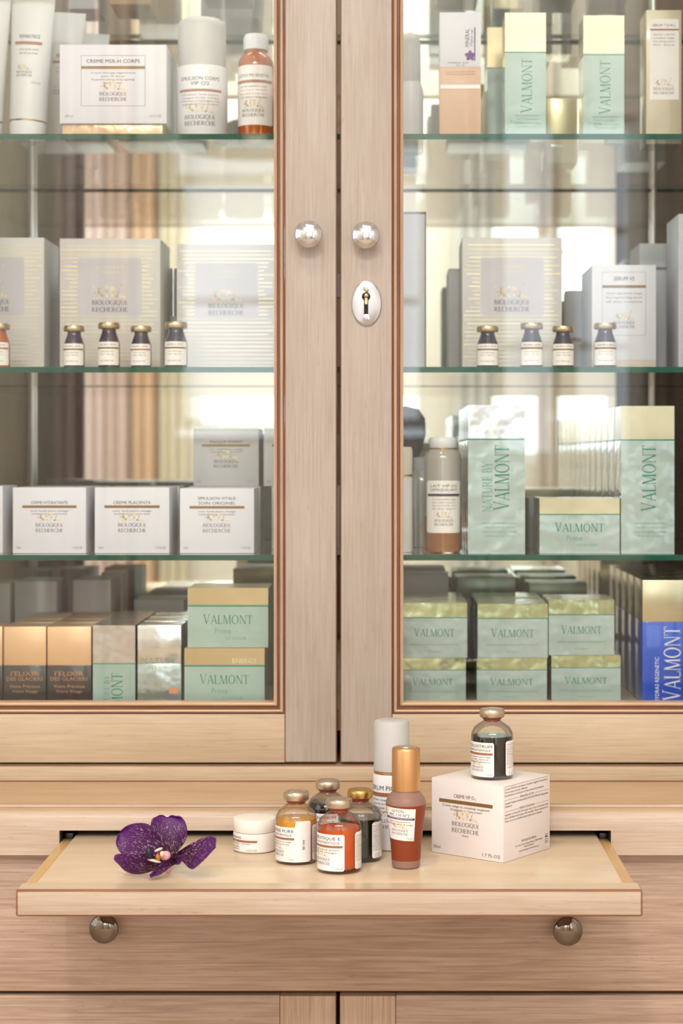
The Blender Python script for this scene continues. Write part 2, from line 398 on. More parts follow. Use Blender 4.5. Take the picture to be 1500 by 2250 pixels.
# =====================================================================================================
# ROOM (seen in the cabinet's mirror and in the door glass)
# =====================================================================================================
XL, XR, YB, YF, ZT = -2.6, 2.6, -3.6, 2.24, 3.9
wall_m = mat('cream_wall', (226, 220, 208), .8)
wall_l = mat('warm_wall', (220, 212, 200), .8)
floor_m = wood('oak_floor', 1, (196, 172, 144), (150, 122, 94), along=3, across=60)
ceil_m = mat('white_ceiling', (236, 232, 226), .9)
struct(box('floor', XL-.1, XR+.1, YB-.1, YF+.1, -.1, 0, floor_m))
struct(box('ceiling', XL-.1, XR+.1, YB-.1, YF+.1, ZT, ZT+.1, ceil_m))
struct(box('wall_north', XL-.1, XR+.1, YF, YF+.1, 0, ZT, wall_m))
struct(box('wall_east', XR, XR+.1, YB, YF, 0, ZT, wall_l))
def wall_with_openings(name, a0, a1, ops, m, place):
    """wall pieces around openings (a0, a1, z0, z1) sorted along the wall, one mesh"""
    V, Fc = [], []
    def add(p0, p1, z0, z1):
        if p1-p0 < 1e-5 or z1-z0 < 1e-5: return
        x0, x1, y0, y1 = place(p0, p1); n = len(V)
        V.extend([(x, y, z) for z in (z0, z1) for y in (y0, y1) for x in (x0, x1)])
        Fc.extend([tuple(n+i for i in q) for q in ((0, 2, 3, 1), (4, 5, 7, 6), (0, 1, 5, 4), (2, 6, 7, 3), (0, 4, 6, 2), (1, 3, 7, 5))])
    cur = a0
    for (p0, p1, z0, z1) in ops:
        add(cur, p0, 0, ZT); add(p0, p1, 0, z0); add(p0, p1, z1, ZT); cur = p1
    add(cur, a1, 0, ZT)
    return struct(new_obj(name, V, Fc, m))
wall_with_openings('wall_south', XL-.1, XR+.1, [(-.83, .17, 1.28, 2.44), (.41, .99, 1.19, 2.55), (1.29, 2.31, .79, 3.01)], wall_m, lambda a, b: (a, b, YB-.1, YB))
wall_with_openings('wall_west', YB, YF, [(-1.51, .71, .89, 2.91)], wall_l, lambda a, b: (XL-.1, XL, a, b))  # opening for the added west fill window
frame_m = mat('white_window_paint', (226, 224, 220), .4)
wn = 0
for (a, b, z0, z1, side, nv, nh) in [(-.83, .17, 1.32, 2.32, 's', 1, 1), (.41, .99, 1.19, 2.55, 's', 0, 2), (1.29, 2.31, .79, 3.01, 's', 1, 2), (-1.51, .71, .89, 2.91, 'w', 2, 1)]:
    wn += 1
    t = struct(bpy.data.objects.new('window_%d' % wn, None)); COL.objects.link(t)
    def bar(p0, p1, q0, q1, n='window_frame', m=frame_m, dep=(.02, .06)):
        if side == 's': box(n, p0, p1, YB-dep[1], YB-dep[0], q0, q1, m, t)
        else: box(n, XL-dep[1], XL-dep[0], p0, p1, q0, q1, m, t)
    bar(a, a+.04, z0, z1); bar(b-.04, b, z0, z1); bar(a+.04, b-.04, z0, z0+.04); bar(a+.04, b-.04, z1-.04, z1)
    for i in range(nv): x = a+(b-a)*(i+1)/(nv+1); bar(x-.015, x+.015, z0+.04, z1-.04, 'glazing_bar')
    for i in range(nh): z = z0+(z1-z0)*(i+1)/(nh+1); bar(a+.04, b-.04, z-.014, z+.014, 'glazing_bar', dep=(.022, .058))
# curtains and drapes on the south wall
def curtain(label, x0, x1, z0, z1, rgb, folds, y=YB+.06, amp=.02):
    m = mat('drape_%d_%d_%d' % rgb, rgb, .8)
    n = folds*8; V, Fc = [], []
    for i in range(n+1):
        x = x0+(x1-x0)*i/n; yy = y+amp*math.sin(2*PI*i/8)+.006*math.sin(i*1.7)
        V += [(x, yy, z0), (x, yy, z1), (x, yy+.004, z0), (x, yy+.004, z1)]
    for i in range(n):
        a = 4*i; Fc += [(a, a+4, a+5, a+1), (a+2, a+3, a+7, a+6)]
    o = new_obj('curtain', V, Fc, m, smooth=60)
    return tag(o, label, 'curtain')
curtain('cream curtain hanging in folds, mirrored at the left of the cabinet back', -1.28, -1.10, .02, 3.3, (226, 206, 200), 4)
curtain('narrow copper brown drape mirrored between the cream folds at left', -1.08, -.98, .02, 3.3, (224, 190, 160), 2)
curtain('pale ivory curtain mirrored left of the bright window', -.96, -.84, .02, 3.3, (228, 218, 196), 3)
curtain('grey white sheer curtain mirrored beside the tall right window', .30, .46, .02, 3.3, (206, 204, 200), 3)
curtain('beige curtain mirrored in the middle of the right hand window', .64, .74, .02, 3.3, (196, 184, 172), 2)
curtain('dark taupe drape mirrored at the right end of the cabinet back', 1.0, 1.24, .02, 3.3, (116, 100, 92), 4)
# copper pendant lamp behind the viewer
pl = thing('pendant_lamp', 'copper brown domed pendant lamp mirrored above the bright window, left door', 'lamp', (-.36, -1.5, 2.06))
lathe('lamp_shade', [(.03, .16), (.08, .155), (.16, .12), (.205, .05), (.215, 0), (.21, 0), (.2, .045), (.155, .11), (.08, .145), (.0, .15)], mat('copper_shade', (150, 100, 76), .35, .5), pl, 40)
lathe('cable', [(.004, .16), (.004, 1.9), (0, 1.9)], BLACK, pl, 8)
lathe('bulb', [(0, .02), (.03, .03), (.045, .06), (.03, .1), (.015, .14), (.015, .155)], mat('lamp_bulb', (255, 236, 206), .3, emis=4), pl, 20)

# =====================================================================================================
# GLAZED UPPER CABINET
# =====================================================================================================
YD = 1.777                  # face of the doors
YS, YM = 1.81, 2.155        # shelf fronts, mirror
XC = -.0458
IL, IR = XC-.448, XC+.448     # inner faces of the sides
z_rail0, z_rail1 = .8893, .9052
z_floor = .9552
cab = thing('display_cabinet', 'tall limed wood display cabinet with two glazed doors, glass shelves and mirrored back', 'cabinet', (0, 0, 0))
OL, OR = XC-.472, XC+.472
ZTOP = 2.14
box('side_panel', OL, IL, YD+.024, YM+.03, z_rail0, ZTOP, WIN, cab)
box('side_panel', IR, OR, YD+.024, YM+.03, z_rail0, ZTOP, WINR, cab)
box('top_panel', OL-.01, OR+.01, YD-.01, YM+.04, ZTOP, ZTOP+.03, WH, cab, .003)
box('floor_panel', IL, IR, YD+.026, YM, z_floor-.02, z_floor, WIN, cab)
box('base_rail', OL, OR, YD, YM+.03, z_rail0, z_rail1, WH, cab, .0012, BRH)
box('mirror', IL, IR, YM, YM+.006, z_floor, ZTOP, MIRROR, cab)
box('back_panel', IL, IR, YM+.008, YM+.03, z_rail1, ZTOP, WIN, cab)
shz = {1: 1.202+714*YS/F, 2: 1.202+202*YS/F, 3: 1.202-211*YS/F, 0: 1.202+1103*YS/F}
for k in (0, 1, 2, 3):
    z = shz[k]; th = .0056
    s = box('glass_shelf', IL+.001, IR-.001, YS, YM-.014, z-th, z, SHELFG, cab)
    me = s.data; me.materials.append(SHEDGE)
    for p in me.polygons:
        if p.normal.y < -.5 or p.normal.y > .5: p.material_index = 1
for xx in (-.414, .3135):
    box('shelf_upright', xx-.003, xx+.003, YM-.012, YM-.004, z_floor, ZTOP, SATIN, cab, .001)

def frame_sweep(name, x0, x1, z0, z1, prof, segm, mats, parent):
    V, Fc, fm = [], [], []
    for (d, y) in prof:
        V += [(x0-d, y, z0-d), (x1+d, y, z0-d), (x1+d, y, z1+d), (x0-d, y, z1+d)]
    for i in range(len(prof)-1):
        for k in range(4):
            a, b = 4*i+k, 4*i+(k+1) % 4
            Fc.append((a, a+4, b+4, b) if True else None)
            fm.append(segm[i]*2+(0 if k in (1, 3) else 1))
    return new_obj(name, V, Fc, mats, parent, fmi=fm)
MOULD = [(0, YD+.022), (0, YD+.0035), (.0018, YD+.0018), (.0032, YD+.0032), (.0040, YD+.0058), (.0058, YD+.0058), (.0064, YD+.0005),
         (.0078, YD-.0006), (.0090, YD+.0004), (.0093, YD+.0028), (.0104, YD+.0028), (.0106, YD+.0)]
MSEG = [0, 0, 0, 1, 1, 1, 0, 0, 1, 1, 1]
def door(x0, x1, g0, g1, zg0, zg1):
    d = bpy.data.objects.new('door', None); COL.objects.link(d); d.parent = cab
    z0, z1 = .9080, ZTOP-.006; m = .0106
    for a, b in ((x0, g0-m), (g1+m, x1)):
        box('stile', a, b, YD, YD+.022, z0, z1, WV, d, .0011, BR)
    for a, b in ((z0, zg0-m), (zg1+m, z1)):
        box('rail', g0-m, g1+m, YD, YD+.022, a, b, WH, d, .0005)
    frame_sweep('moulding', g0, g1, zg0, zg1, MOULD, MSEG, [BEAD, BEADH, BR, BRH], d)
    box('glass_pane', g0-.004, g1+.004, YD+.011, YD+.014, zg0-.004, zg1+.004, PANE, d)
    return d
ZG0 = 1.202-(1545-1008)*YD/F
gl1 = (601-CX)*YD/F; gr0 = (886-CX)*YD/F
dl = door(OL, (739.5-CX)*YD/F, XC-.367, gl1, ZG0, 2.06)
dr = door((747.5-CX)*YD/F, OR, gr0, XC+.361, ZG0, 2.06)
KPROF = [(0.0088, 0), (.0088, .0016), (.0062, .0026), (.0054, .006), (.0060, .0095), (.0108, .0118), (.0128, .0132), (.0133, .0150), (.0129, .0164),
         (.0122, .0170), (.0118, .0171), (.0105, .0182), (.0080, .0194), (.0045, .0202), (.0, .0205)]
def knob(px, py, Yface, parent, depth=.018, m=None):
    p = W(px, py, Yface-depth)
    return lathe('knob', KPROF, m or CHROME, parent, 48, 'y', (p.x, Yface, p.z), 50)
knob(677, 514, YD, dl); knob(803, 516, YD, dr)
# lock plate
c = W(805, 667, YD-.001)
n = 48; V = []; rx, rz_ = .0147, .0220
for (k, y) in ((1, 0), (1, -.0012), (.93, -.0020)):
    V += [(c.x+rx*k*math.cos(2*PI*i/n), YD+y, c.z+rz_*k*math.sin(2*PI*i/n)) for i in range(n)]
Fc = [(r*n+i, r*n+(i+1) % n, (r+1)*n+(i+1) % n, (r+1)*n+i) for r in range(2) for i in range(n)]+[tuple(range(2*n, 3*n))]
new_obj('lock_plate', V, Fc, mat('lock_steel', (172, 170, 170), .42, .85), dr, smooth=30)
k = W(804, 652, YD); yk = YD-.0021
V = [(k.x+.0042*math.cos(a), yk, k.z+.0042*math.sin(a)) for a in [math.radians(-62+i*304/22) for i in range(23)]]
V = [(k.x+.0021, yk, k.z-.0180), (k.x+.0021, yk, k.z-.0037)]+V+[(k.x-.0021, yk, k.z-.0037), (k.x-.0021, yk, k.z-.0180)]
new_obj('keyhole', V, [tuple(range(len(V)))], BLACK, dr)
lathe('key_pin', [(.0022, 0), (.0022, .003), (.0016, .0040), (0, .0044)], BRASS, dr, 20, 'y', (k.x+.0002, yk, k.z+.0006))
box('key_bit', k.x-.0011, k.x+.0013, yk-.002, yk, k.z-.0075, k.z-.0008, BRASS, dr)
for py in (633, 699):
    p = W(804.5, py, YD)
    lathe('screw', [(.0036, 0), (.0034, .0005), (.0022, .0008), (0, .0009)], CHROME, dr, 24, 'y', (p.x, YD-.0020, p.z))
    box('screw_slot', p.x-.0011, p.x+.0011, YD-.0031, YD-.0028, p.z-.0003, p.z+.0003, BLACK, dr)
p = W(803, 636, YD)
lathe('brass_drop', [(.0013, 0), (.0014, .002), (0, .003)], BRASS, dr, 14, 'y', (p.x+.0012, YD-.0021, p.z-.0012))
p0, p1 = W(743, 652, YD), W(743, 600, YD)
box('latch_bolt', p0.x-.0017, p0.x+.0017, YD+.004, YD+.018, p0.z, p1.z, DARKM, dr)

# =====================================================================================================
# LOWER CABINET with ledge, slot and pull-out tray
# =====================================================================================================
YN, YL, YDR = 1.658, 1.664, 1.674
zt = .86                      # tray top
base = thing('base_cabinet', 'limed wood base cabinet with ledge, long drawer, doors and pull-out tray', 'cabinet')
BL, BR_ = XC-.53, XC+.53
def hz(h): return ZC-h
zL = hz(.3127)
box('ledge', BL, BR_, YL, YM+.06, zL-.012, zL, WL, base, .0004, BRH)
zs = ZC-(1825-1008)*YN/F      # top of the slot
zb = ZC-(1879-1008)*YN/F      # bottom of the nosing
z1 = ZC-(1774-1008)*1.662/F; z2 = ZC-(1780-1008)*1.6625/F
nose = [(YL+.03, zL-.0006), (YL-.0006, zL-.0006), (YL-.0008, z1), (YL+.0018, z1-.0006), (YL+.0022, z2), (YL-.0014, z2-.0012), (YN+.0018, z2-.0034), (YN, z2-.0065), (YN, zs), (YL+.03, zs)]
prism('nosing', nose, BL, BR_, WHN, base, fmi=[0, 0, 1, 1, 0, 0, 0, 0, 0, 0], mats=[WHN, WTR], smooth=50)
sx0, sx1 = (130-CX)*YN/F, (1342-CX)*YN/F
def vert_edge(side):
    return lambda e: all(abs(v.co.x-side) < 1e-5 for v in e.verts)
box('nosing_block', BL, sx0, YN, YN+.03, zb, zs, WHN, base)
box('nosing_block', sx1, BR_, YN, YN+.03, zb, zs, WHN, base)
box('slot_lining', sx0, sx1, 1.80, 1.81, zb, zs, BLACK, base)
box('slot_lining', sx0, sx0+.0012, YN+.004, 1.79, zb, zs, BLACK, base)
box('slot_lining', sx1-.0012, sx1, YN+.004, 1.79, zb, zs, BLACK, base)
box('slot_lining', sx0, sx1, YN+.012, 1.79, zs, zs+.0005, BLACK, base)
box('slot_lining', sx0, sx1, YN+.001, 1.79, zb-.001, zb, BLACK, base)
# drawer, doors
zd1 = ZC-(2179-1008)*YDR/F; zd2 = ZC-(2187-1008)*YDR/F
dw = box('drawer', BL+.012, BR_-.012, YDR, YDR+.4, zd1, zb-.0002, WHD, base, .0012, BRH)
SMOK = mat('smoked_chrome', (128, 118, 110), .05, 1)
knob(227, 2043, YDR, dw, m=SMOK); knob(1248, 2048, YDR, dw, m=SMOK)
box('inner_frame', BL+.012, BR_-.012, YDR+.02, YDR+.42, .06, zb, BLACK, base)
gap = (742-CX)*YDR/F
def low_door(x0, x1, s_in, side):
    d = bpy.data.objects.new('door', None); COL.objects.link(d); d.parent = base
    sw = .0515
    box('stile', x0, x0+sw, YDR, YDR+.018, .08, zd2, WVD, d, .0008, BR)
    box('stile', x1-sw, x1, YDR, YDR+.018, .08, zd2, WVD, d, .0008, BR)
    box('rail', x0+sw, x1-sw, YDR, YDR+.018, zd2-.07, zd2, WHD, d, .0006)
    box('rail', x0+sw, x1-sw, YDR, YDR+.018, .08, .15, WHD, d, .0006)
    box('door_panel', x0+sw-.002, x1-sw+.002, YDR+.006, YDR+.014, .15, zd2-.07, WHD, d)
low_door(BL+.012, gap-.0016, 1, 0); low_door(gap+.0016, BR_-.012, 1, 0)
box('side_panel', BL, BL+.012, YDR-.002, YM+.05, 0, zb-.0002, WVD, base, .001)
box('side_panel', BR_-.012, BR_, YDR-.002, YM+.05, 0, zb-.0002, WVD, base, .001)
box('plinth', BL+.012, BR_-.012, YDR+.02, YDR+.04, 0, .08, WHD, base)
# tray
tr = bpy.data.objects.new('pull_out_tray', None); COL.objects.link(tr); tr.parent = base
lx0, lx1 = (34-CX)*1.457/F, (1412-CX)*1.457/F
zlb = zt-(2016-1956)*1.457/F
box('front_lip', lx0, lx1, 1.457, 1.479, zlb, zt+.0001, WHN, tr, .0018, BRH, 2)
box('lip_top', lx0+.0015, lx1-.0015, 1.4585, 1.479, zt+.0001, zt+.0003, WT, tr)
box('tray_panel', -.2815, .1915, 1.479, 1.80, zt-.010, zt, WT, tr, .0006, WTR)
box('side_rail', -.294, -.2815, 1.479, 1.78, zt-.016, zt-.0045, WTR, tr, .0004)
box('side_rail', .1915, .2030, 1.479, 1.78, zt-.016, zt-.0045, WTR, tr, .0004)
for xx in (-.2925, .1945):
    box('runner', xx, xx+.008, 1.672, 1.79, zt-.0042, zt+.0012, DARKM, tr, .0005)

# =====================================================================================================
# THINGS ON THE TRAY
# =====================================================================================================
def patch(name, r, ang0, ang1, z0, z1, m, parent, n=20, rc=.0014, cut=None):
    """curved label patch with rounded corners"""
    pts = []
    for i in range(n+1):
        a = ang0+(ang1-ang0)*i/n
        s0 = (a-ang0)*r; s1 = (ang1-a)*r; s = min(s0, s1)
        dz = rc-math.sqrt(max(0, rc*rc-(rc-s)**2)) if s < rc else 0
        top = z1 if cut is None else cut(a)
        pts.append((a, z0+dz, top-dz))
    V = []
    for a, lo, hi in pts:
        V += [(r*math.sin(a), -r*math.cos(a), lo), (r*math.sin(a), -r*math.cos(a), hi)]
    Fc = [(2*i, 2*i+2, 2*i+3, 2*i+1) for i in range(n)]
    return new_obj(name, V, Fc, m, parent, smooth=60)

def side_print(A, w, h, rows=14, ink=INK):
    random.seed(5)
    words = ['MODE D\'EMPLOI', 'sur peau propre', 'matin et soir', 'PRECAUTIONS', 'eviter contour', 'des yeux', 'INGREDIENTS', 'Aqua, Glycerin', 'Lactis Proteinum', 'Xanthan Gum', 'Citric Acid', 'Parfum', 'conserver au frais', 'usage externe']
    for i in range(rows):
        A.text(ink, words[i % len(words)], -w*.46, h*(.92-.052*i), h*.024, 'l', width=w*(.9 if i % 3 else .7))
    A.outline(ink, -w*.30, h*.04, -w*.02, h*.14, h*.008); A.text(ink, '12M', -w*.16, h*.065, h*.03)

VR = .0180
def vial(label, X, Y, z, liquid, level, title, sub, desc, lab, side=None, cap=CHAMP, r=VR, code=None, titlekw={}, group=None):
    t = thing('serum_vial', label, 'bottle', (X, Y, z), 0, group)
    lathe('glass_bottle', [(0, .0006), (r-.002, .0004), (r-.0004, .0012), (r, .003), (r, .0365), (r-.0006, .0395), (r-.003, .0440), (r-.0075, .0474), (.0080, .0490), (.0074, .0505), (.0080, .0515)], VGLASS, t, 56, smooth=60)
    q = r-.0011
    prof = [(0, .0030), (q-.002, .0031), (q, .0042), (q, min(level, .0368))]
    if level > .0368: prof += [(q-.0006, .0392), (q-.002, level)] if level > .040 else [(q-.0003, level)]
    prof += [(0, level)]
    lathe('liquid', prof, liquid, t, 56, smooth=50)
    lathe('stopper', [(0, .0490), (.0068, .0490), (.0072, .0505), (.0084, .0512), (.0084, .0532), (0, .0532)], STOP, t, 36)
    lathe('cap', [(.0080, .0522), (.0102, .0524), (.0108, .0532), (.0108, .0582), (.0103, .0594), (.0092, .0599), (.0078, .0599), (.0070, .0594), (.0050, .0593), (.0042, .0599), (0, .0600)], cap, t, 48, smooth=50)
    R = r+.00012
    a0, a1, z0, z1 = lab
    cut = None
    if code:
        c0, c1, zc = code
        cut = lambda a: zc if a > c0 else z1
    L_ = patch('label', R, a0, a1, z0, z1, WHITEL, t, 40, cut=cut)
    A = Art(); w = ((code[0] if code else a1)-a0)*R; h = z1-z0; ac = a0+w/R/2
    A.text(INK, title, 0, h*.845, h*.085, **(titlekw or dict(width=w*.88)))
    A.text(INK, sub, 0, h*.745, h*.055, width=w*.80)
    A.rect(BARBR, -w*.5, h*.635, w*.46, h*.70, 14)
    A.text(INK, 'SERUM DE SOIN', 0, h*.650, h*.032, width=w*.50)
    for i, s in enumerate(desc): A.text(INK, s, 0, h*(.56-.075*i), h*.040, width=w*(.78-.1*(i % 2)))
    A.brand(INK, -w*.02, h*.16, w*.44)
    A.text(INKS, '1 FL.OZ', w*.46, h*.05, h*.045, 'r')
    A.build(L_, bend(R, ac, z0))
    if code:
        B = Art(); B.text(INK, 'BR 044', 0, h*.50, h*.075, rot=True, xs=.9)
        B.build(L_, bend(R, (code[0]+code[1])/2+.05, z0))
    if side:
        s0, s1 = side
        S = patch('label', R, s0, s1, z0+.0006, z1+.001, WHITEL, t, 12)
        B = Art(); ws = (s1-s0)*R; side_print(B, ws, h); B.build(S, bend(R, (s0+s1)/2, z0))
    return t
d2 = math.radians
vial('glass vial of yellow serum with tall coded label, left in the cluster', -.0760, 1.560, zt, LQY, .0372, 'ELASTINE PURE', 'SERUM AUTHENTIQUE',
     ['Serum lissant pour le visage', 'Smoothing serum for face'], (d2(-112), d2(46), .0028, .0320), (d2(52), d2(120)), r=.0176, code=(d2(2), d2(46), .0372))
vial('glass vial of dark brown serum, rearmost in the cluster behind the orange vial', -.0508, 1.6125, zt, LQB, .0415, 'COLLAGEN SERUM', 'SERUM AUTHENTIQUE',
     ['Serum pour le visage', 'Face serum'], (d2(-95), d2(32), .0028, .0335), None)
vial('glass vial of orange serum standing front of the cluster on the tray', -.0386, 1.526, zt, LQO, .0362, 'AMNIOTIQUE E.', 'SERUM AUTHENTIQUE',
     ['Serum hydratant et apaisant', 'pour le visage'], (d2(-110), d2(15), .0030, .0330), (d2(46), d2(110)), r=.0184)
vial('glass vial of dark green serum at the right of the cluster', -.0218, 1.569, zt, LQG, .0360, 'SERUM VERDE', 'SERUM AUTHENTIQUE',
     ['Serum pour le visage', 'Face serum'], (d2(-160), d2(-35), .0030, .0330), (d2(34), d2(92)), cap=mat('yellow_gold_cap', (204, 168, 104), .34, 1), r=.0184)

def mono(A, k, s, u, v, h, w): A.text(k, s, u, v, h, width=w)
# white carton, corner towards the viewer
cb = thing('cream_carton', 'white cube-like face cream carton turned cornerwise at the right of the tray', 'box', (.0920, 1.6038, zt), math.radians(-37.0))
S, H = .0743, .0650
CARD = mat('white_carton_card', (230, 220, 216), .45)
box('carton', -S/2, S/2, -S/2, S/2, .0002, H, CARD, cb, .0004)
A = Art()
A.text(INK, 'CREME VIP O', -.003, .0500, .0031, width=.0210)
A.text(INK, '2', .0090, .0497, .0018)
A.rect(BAR, -.0290, .0450, .0265, .0480)
A.text(INK, 'Crème visage au complexe oxygénant', -.001, .0418, .0019, width=.0495)
A.text(INK, 'Oxygenating face cream', -.001, .0388, .0019, width=.0330)
A.brand(INK, -.0015, .0205, .0285)
A.text(INKS, 'PARIS', -.0015, .0175, .0014, width=.0065)
A.text(INKS, '50ml', -.0350, .0045, .0026, 'l', width=.0072)
A.text(INKS, '1.7 FL.OZ', .0345, .0035, .0026, 'r', width=.0185)
A.build(cb, flat_front(S, H, -S/2))
B = Art()
def para(B, rows, v, dv, h, u0=-.0350):
    for i, (s, w) in enumerate(rows): B.text(INK, s, u0, v-dv*i, h, 'l', width=w)
B.rect(INK, -.0355, .0640, .0350, .0642)
para(B, [('La Crème VIP O2 est une crème au Complexe Oxygénant "anti-pollution".', .0690), ('Un soin haute note par définition.', .0360), ('Recommandée pour les Instants de Peau normale mixte dévitalisée.', .0620)], .0610, .0027, .0016)
B.rect(INK, -.0355, .0525, -.0130, .0527); B.rect(INK, .0120, .0525, .0350, .0527); B.text(INK, 'PRINCIPES ACTIFS', 0, .0518, .0017, width=.0220)
para(B, [('Complexe Oxygénant Spécifique BIOLOGIQUE RECHERCHE, Oligopeptides', .0690), ('Cellulaires.', .0120)], .0490, .0027, .0016)
B.rect(INK, -.0355, .0428, -.0130, .0430); B.rect(INK, .0130, .0428, .0350, .0430); B.text(INK, "MODE D'UTILISATION", 0, .0421, .0017, width=.0240)
para(B, [('Appliquer la Crème VIP O2 le matin et/ou le soir sur une peau nette', .0690), ("après l'utilisation de la Lotion P50 conseillée. Masser doucement le", .0690), ("visage, le cou et le décolleté jusqu'à pénétration complète.", .0590)], .0393, .0027, .0016)
B.text(INK, 'BIOLOGIQUE RECHERCHE', .0030, .0135, .0018, width=.0230)
B.text(INK, '32, avenue des Champs-Elysées 75008 PARIS', .0030, .0105, .0014, width=.0430)
B.text(INK, 'MADE IN FRANCE', .0030, .0080, .0014, width=.0150); B.text(INK, 'www.biologique-recherche.com', .0030, .0054, .0014, width=.0310)
B.outline(INK, .0290, .0062, .0335, .0100, .0003); B.text(INK, '12M', .0312, .0072, .0014); B.rect(INK, .0290, .0112, .0335, .0122); B.poly(INK, [(.029, .0125), (.0335, .0138), (.0335, .0144), (.029, .0131)])
B.build(cb, lambda u, v, l: (S/2+l, u, v))
vial('glass vial of dark brown serum standing on top of the white carton', .0925, 1.597, zt+H, LQB, .0368, 'COLOSTRUM', 'SERUM AUTHENTIQUE',
     ['Serum reparateur pour le visage', 'aux OEL contre la', 'deshydratation'], (d2(-92), d2(2), .0030, .0325), (d2(36), d2(100)), r=.0184)

# low jar
jar = thing('lip_balm_jar', 'low round white lip balm jar with flat screw lid, left of the vials', 'jar', (-.1143, 1.606, zt))
lathe('jar_body', [(0, .0008), (.0175, .0004), (.0186, .0014), (.0188, .003), (.0188, .0162), (.0184, .0170), (0, .0170)], JARW, jar, 56)
lathe('lid', [(0, .0174), (.0186, .0174), (.0189, .0180), (.0189, .0278), (.0184, .0285), (.0172, .0287), (0, .0287)], PLAST if False else JARW, jar, 56)
L_ = patch('label', .01895, d2(-105), d2(14), .0018, .0155, WHITEL, jar, 24)
A = Art(); w = .0390; h = .0137
A.text(INK, 'BIOKISS', -.003, h*.80, h*.13, width=.0130); A.rect(BARBR, -w/2, h*.58, w*.47, h*.72, 14)
A.text(INK, 'Baume levres - Lip balm', .0005, h*.46, h*.075, width=.0230); A.brand(INK, -.004, h*.10, .0110)
A.text(INKS, '0.5 FL.OZ', w*.46, h*.06, h*.10, 'r', width=.0090)
A.build(L_, bend(.01895, d2(-45.5), .0018))

# white airless pump with frosted cap
pb = thing('pump_bottle', 'tall white serum pump bottle with frosted cap behind the orange lotion', 'bottle', (.0052, 1.6135, zt))
PR = .0163
lathe('bottle_body', [(0, .0005), (PR-.0012, .0003), (PR, .0015), (PR, .0645), (PR-.0008, .0660), (.0150, .0662), (0, .0662)], PLAST, pb, 56)
lathe('gold_ring', [(.0152, .0662), (.0156, .0664), (.0156, .0684), (.0152, .0686)], mat('gold_ring', (206, 168, 120), .25, 1), pb, 56)
lathe('frosted_cap', [(.0150, .0686), (.0157, .0688), (.0157, .1095), (.0150, .1120), (.0130, .1128), (0, .1130)], FROST, pb, 56)
lathe('pump_head', [(.0132, .0690), (.0132, .0850), (.0125, .0862), (.0100, .0866), (.0100, .1040), (.0090, .1060), (0, .1062)], PLAST, pb, 40)
A = Art(); w = .042; h = .060
A.text(INK, 'SERUM PIGM 400', 0, .0500, .0040, width=.0390); A.rect(BARBR, -.0230, .0445, .0230, .0480, 16)
A.text(INK, 'SERUM DE SOIN', 0, .0453, .0020, width=.0170)
for i, s in enumerate(['Serum visage eclaircissant', 'pour les taches pigmentaires', 'Lightening and dark spots', 'correcting serum for face']): A.text(INK, s, 0, .0410-.0034*i, .0017, width=.0340-.002*(i % 2))
A.brand(INK, 0, .0170, .0260)
A.build(pb, bend(PR, d2(-12), .003))

# frosted orange lotion bottle with copper-gold cap
lb = thing('lotion_bottle', 'frosted orange lotion bottle with tall copper gold cap, left of the white carton', 'bottle', (.0170, 1.538, zt))
lathe('glass_base', [(0, .0006), (.0105, .0004), (.0117, .0016), (.01215, .0070), (0, .0072)], FROSTC, lb, 48)
lathe('bottle_body', [(.01215, .0070), (.0130, .0200), (.0152, .0400), (.0166, .0500), (.0168, .0535)], FROSTO, lb, 56, smooth=60)
lathe('shoulder', [(.0168, .0535), (.0166, .0560), (.0155, .0590), (.0135, .0615), (.0114, .0635), (.0108, .0650)], FROSTC, lb, 56, smooth=60)
lathe('cap', [(.0105, .0645), (.0117, .0646), (.0118, .0655), (.0118, .0985), (.0114, .1000), (.0104, .1006), (.0070, .1007), (0, .1004)], COPCAP, lb, 56, smooth=50)
lathe('cap_disc', [(.0060, .1007), (.0058, .1012), (0, .1012)], CHAMP, lb, 30)
# label follows the taper
def lr(z): return .0130+(z-.020)/(.050-.020)*(.0166-.0130)+.0003
def lmap(u, v, l):
    z = .0250+v-.06*u; r = lr(z)+l; a = u/.0152+d2(-22); return (r*math.sin(a), -r*math.cos(a), z)
V = []; NU, NV = 20, 6
for i in range(NU+1):
    for j in range(NV+1):
        V.append(lmap(-.0132+.0264*i/NU, .0270*j/NV, 0))
Fc = [(i*(NV+1)+j, (i+1)*(NV+1)+j, (i+1)*(NV+1)+j+1, i*(NV+1)+j+1) for i in range(NU) for j in range(NV)]
L_ = new_obj('label', V, Fc, WHITEL, lb, smooth=60)
A = Art()
A.text(INK, 'LOTION', -.001, .0236, .0021, width=.0095); A.text(INK, 'MC 110 Nº2', 0, .0202, .0023, width=.0165)
A.rect(BARNV, -.0130, .0175, .0126, .0192, 12); A.text(WHINK, "LOTION D'INITIALISATION", 0, .0179, .0010, width=.0215)
A.text(INK, 'Lotion renovatrice et', 0, .0152, .0012, width=.0190); A.text(INK, 'exfoliante pour le visage', 0, .0130, .0012, width=.0225)
A.brand(INK, 0, .0046, .0150); A.text(INKS, '1 FL.OZ', .0118, .0012, .0014, 'r')
A.build(L_, lmap)

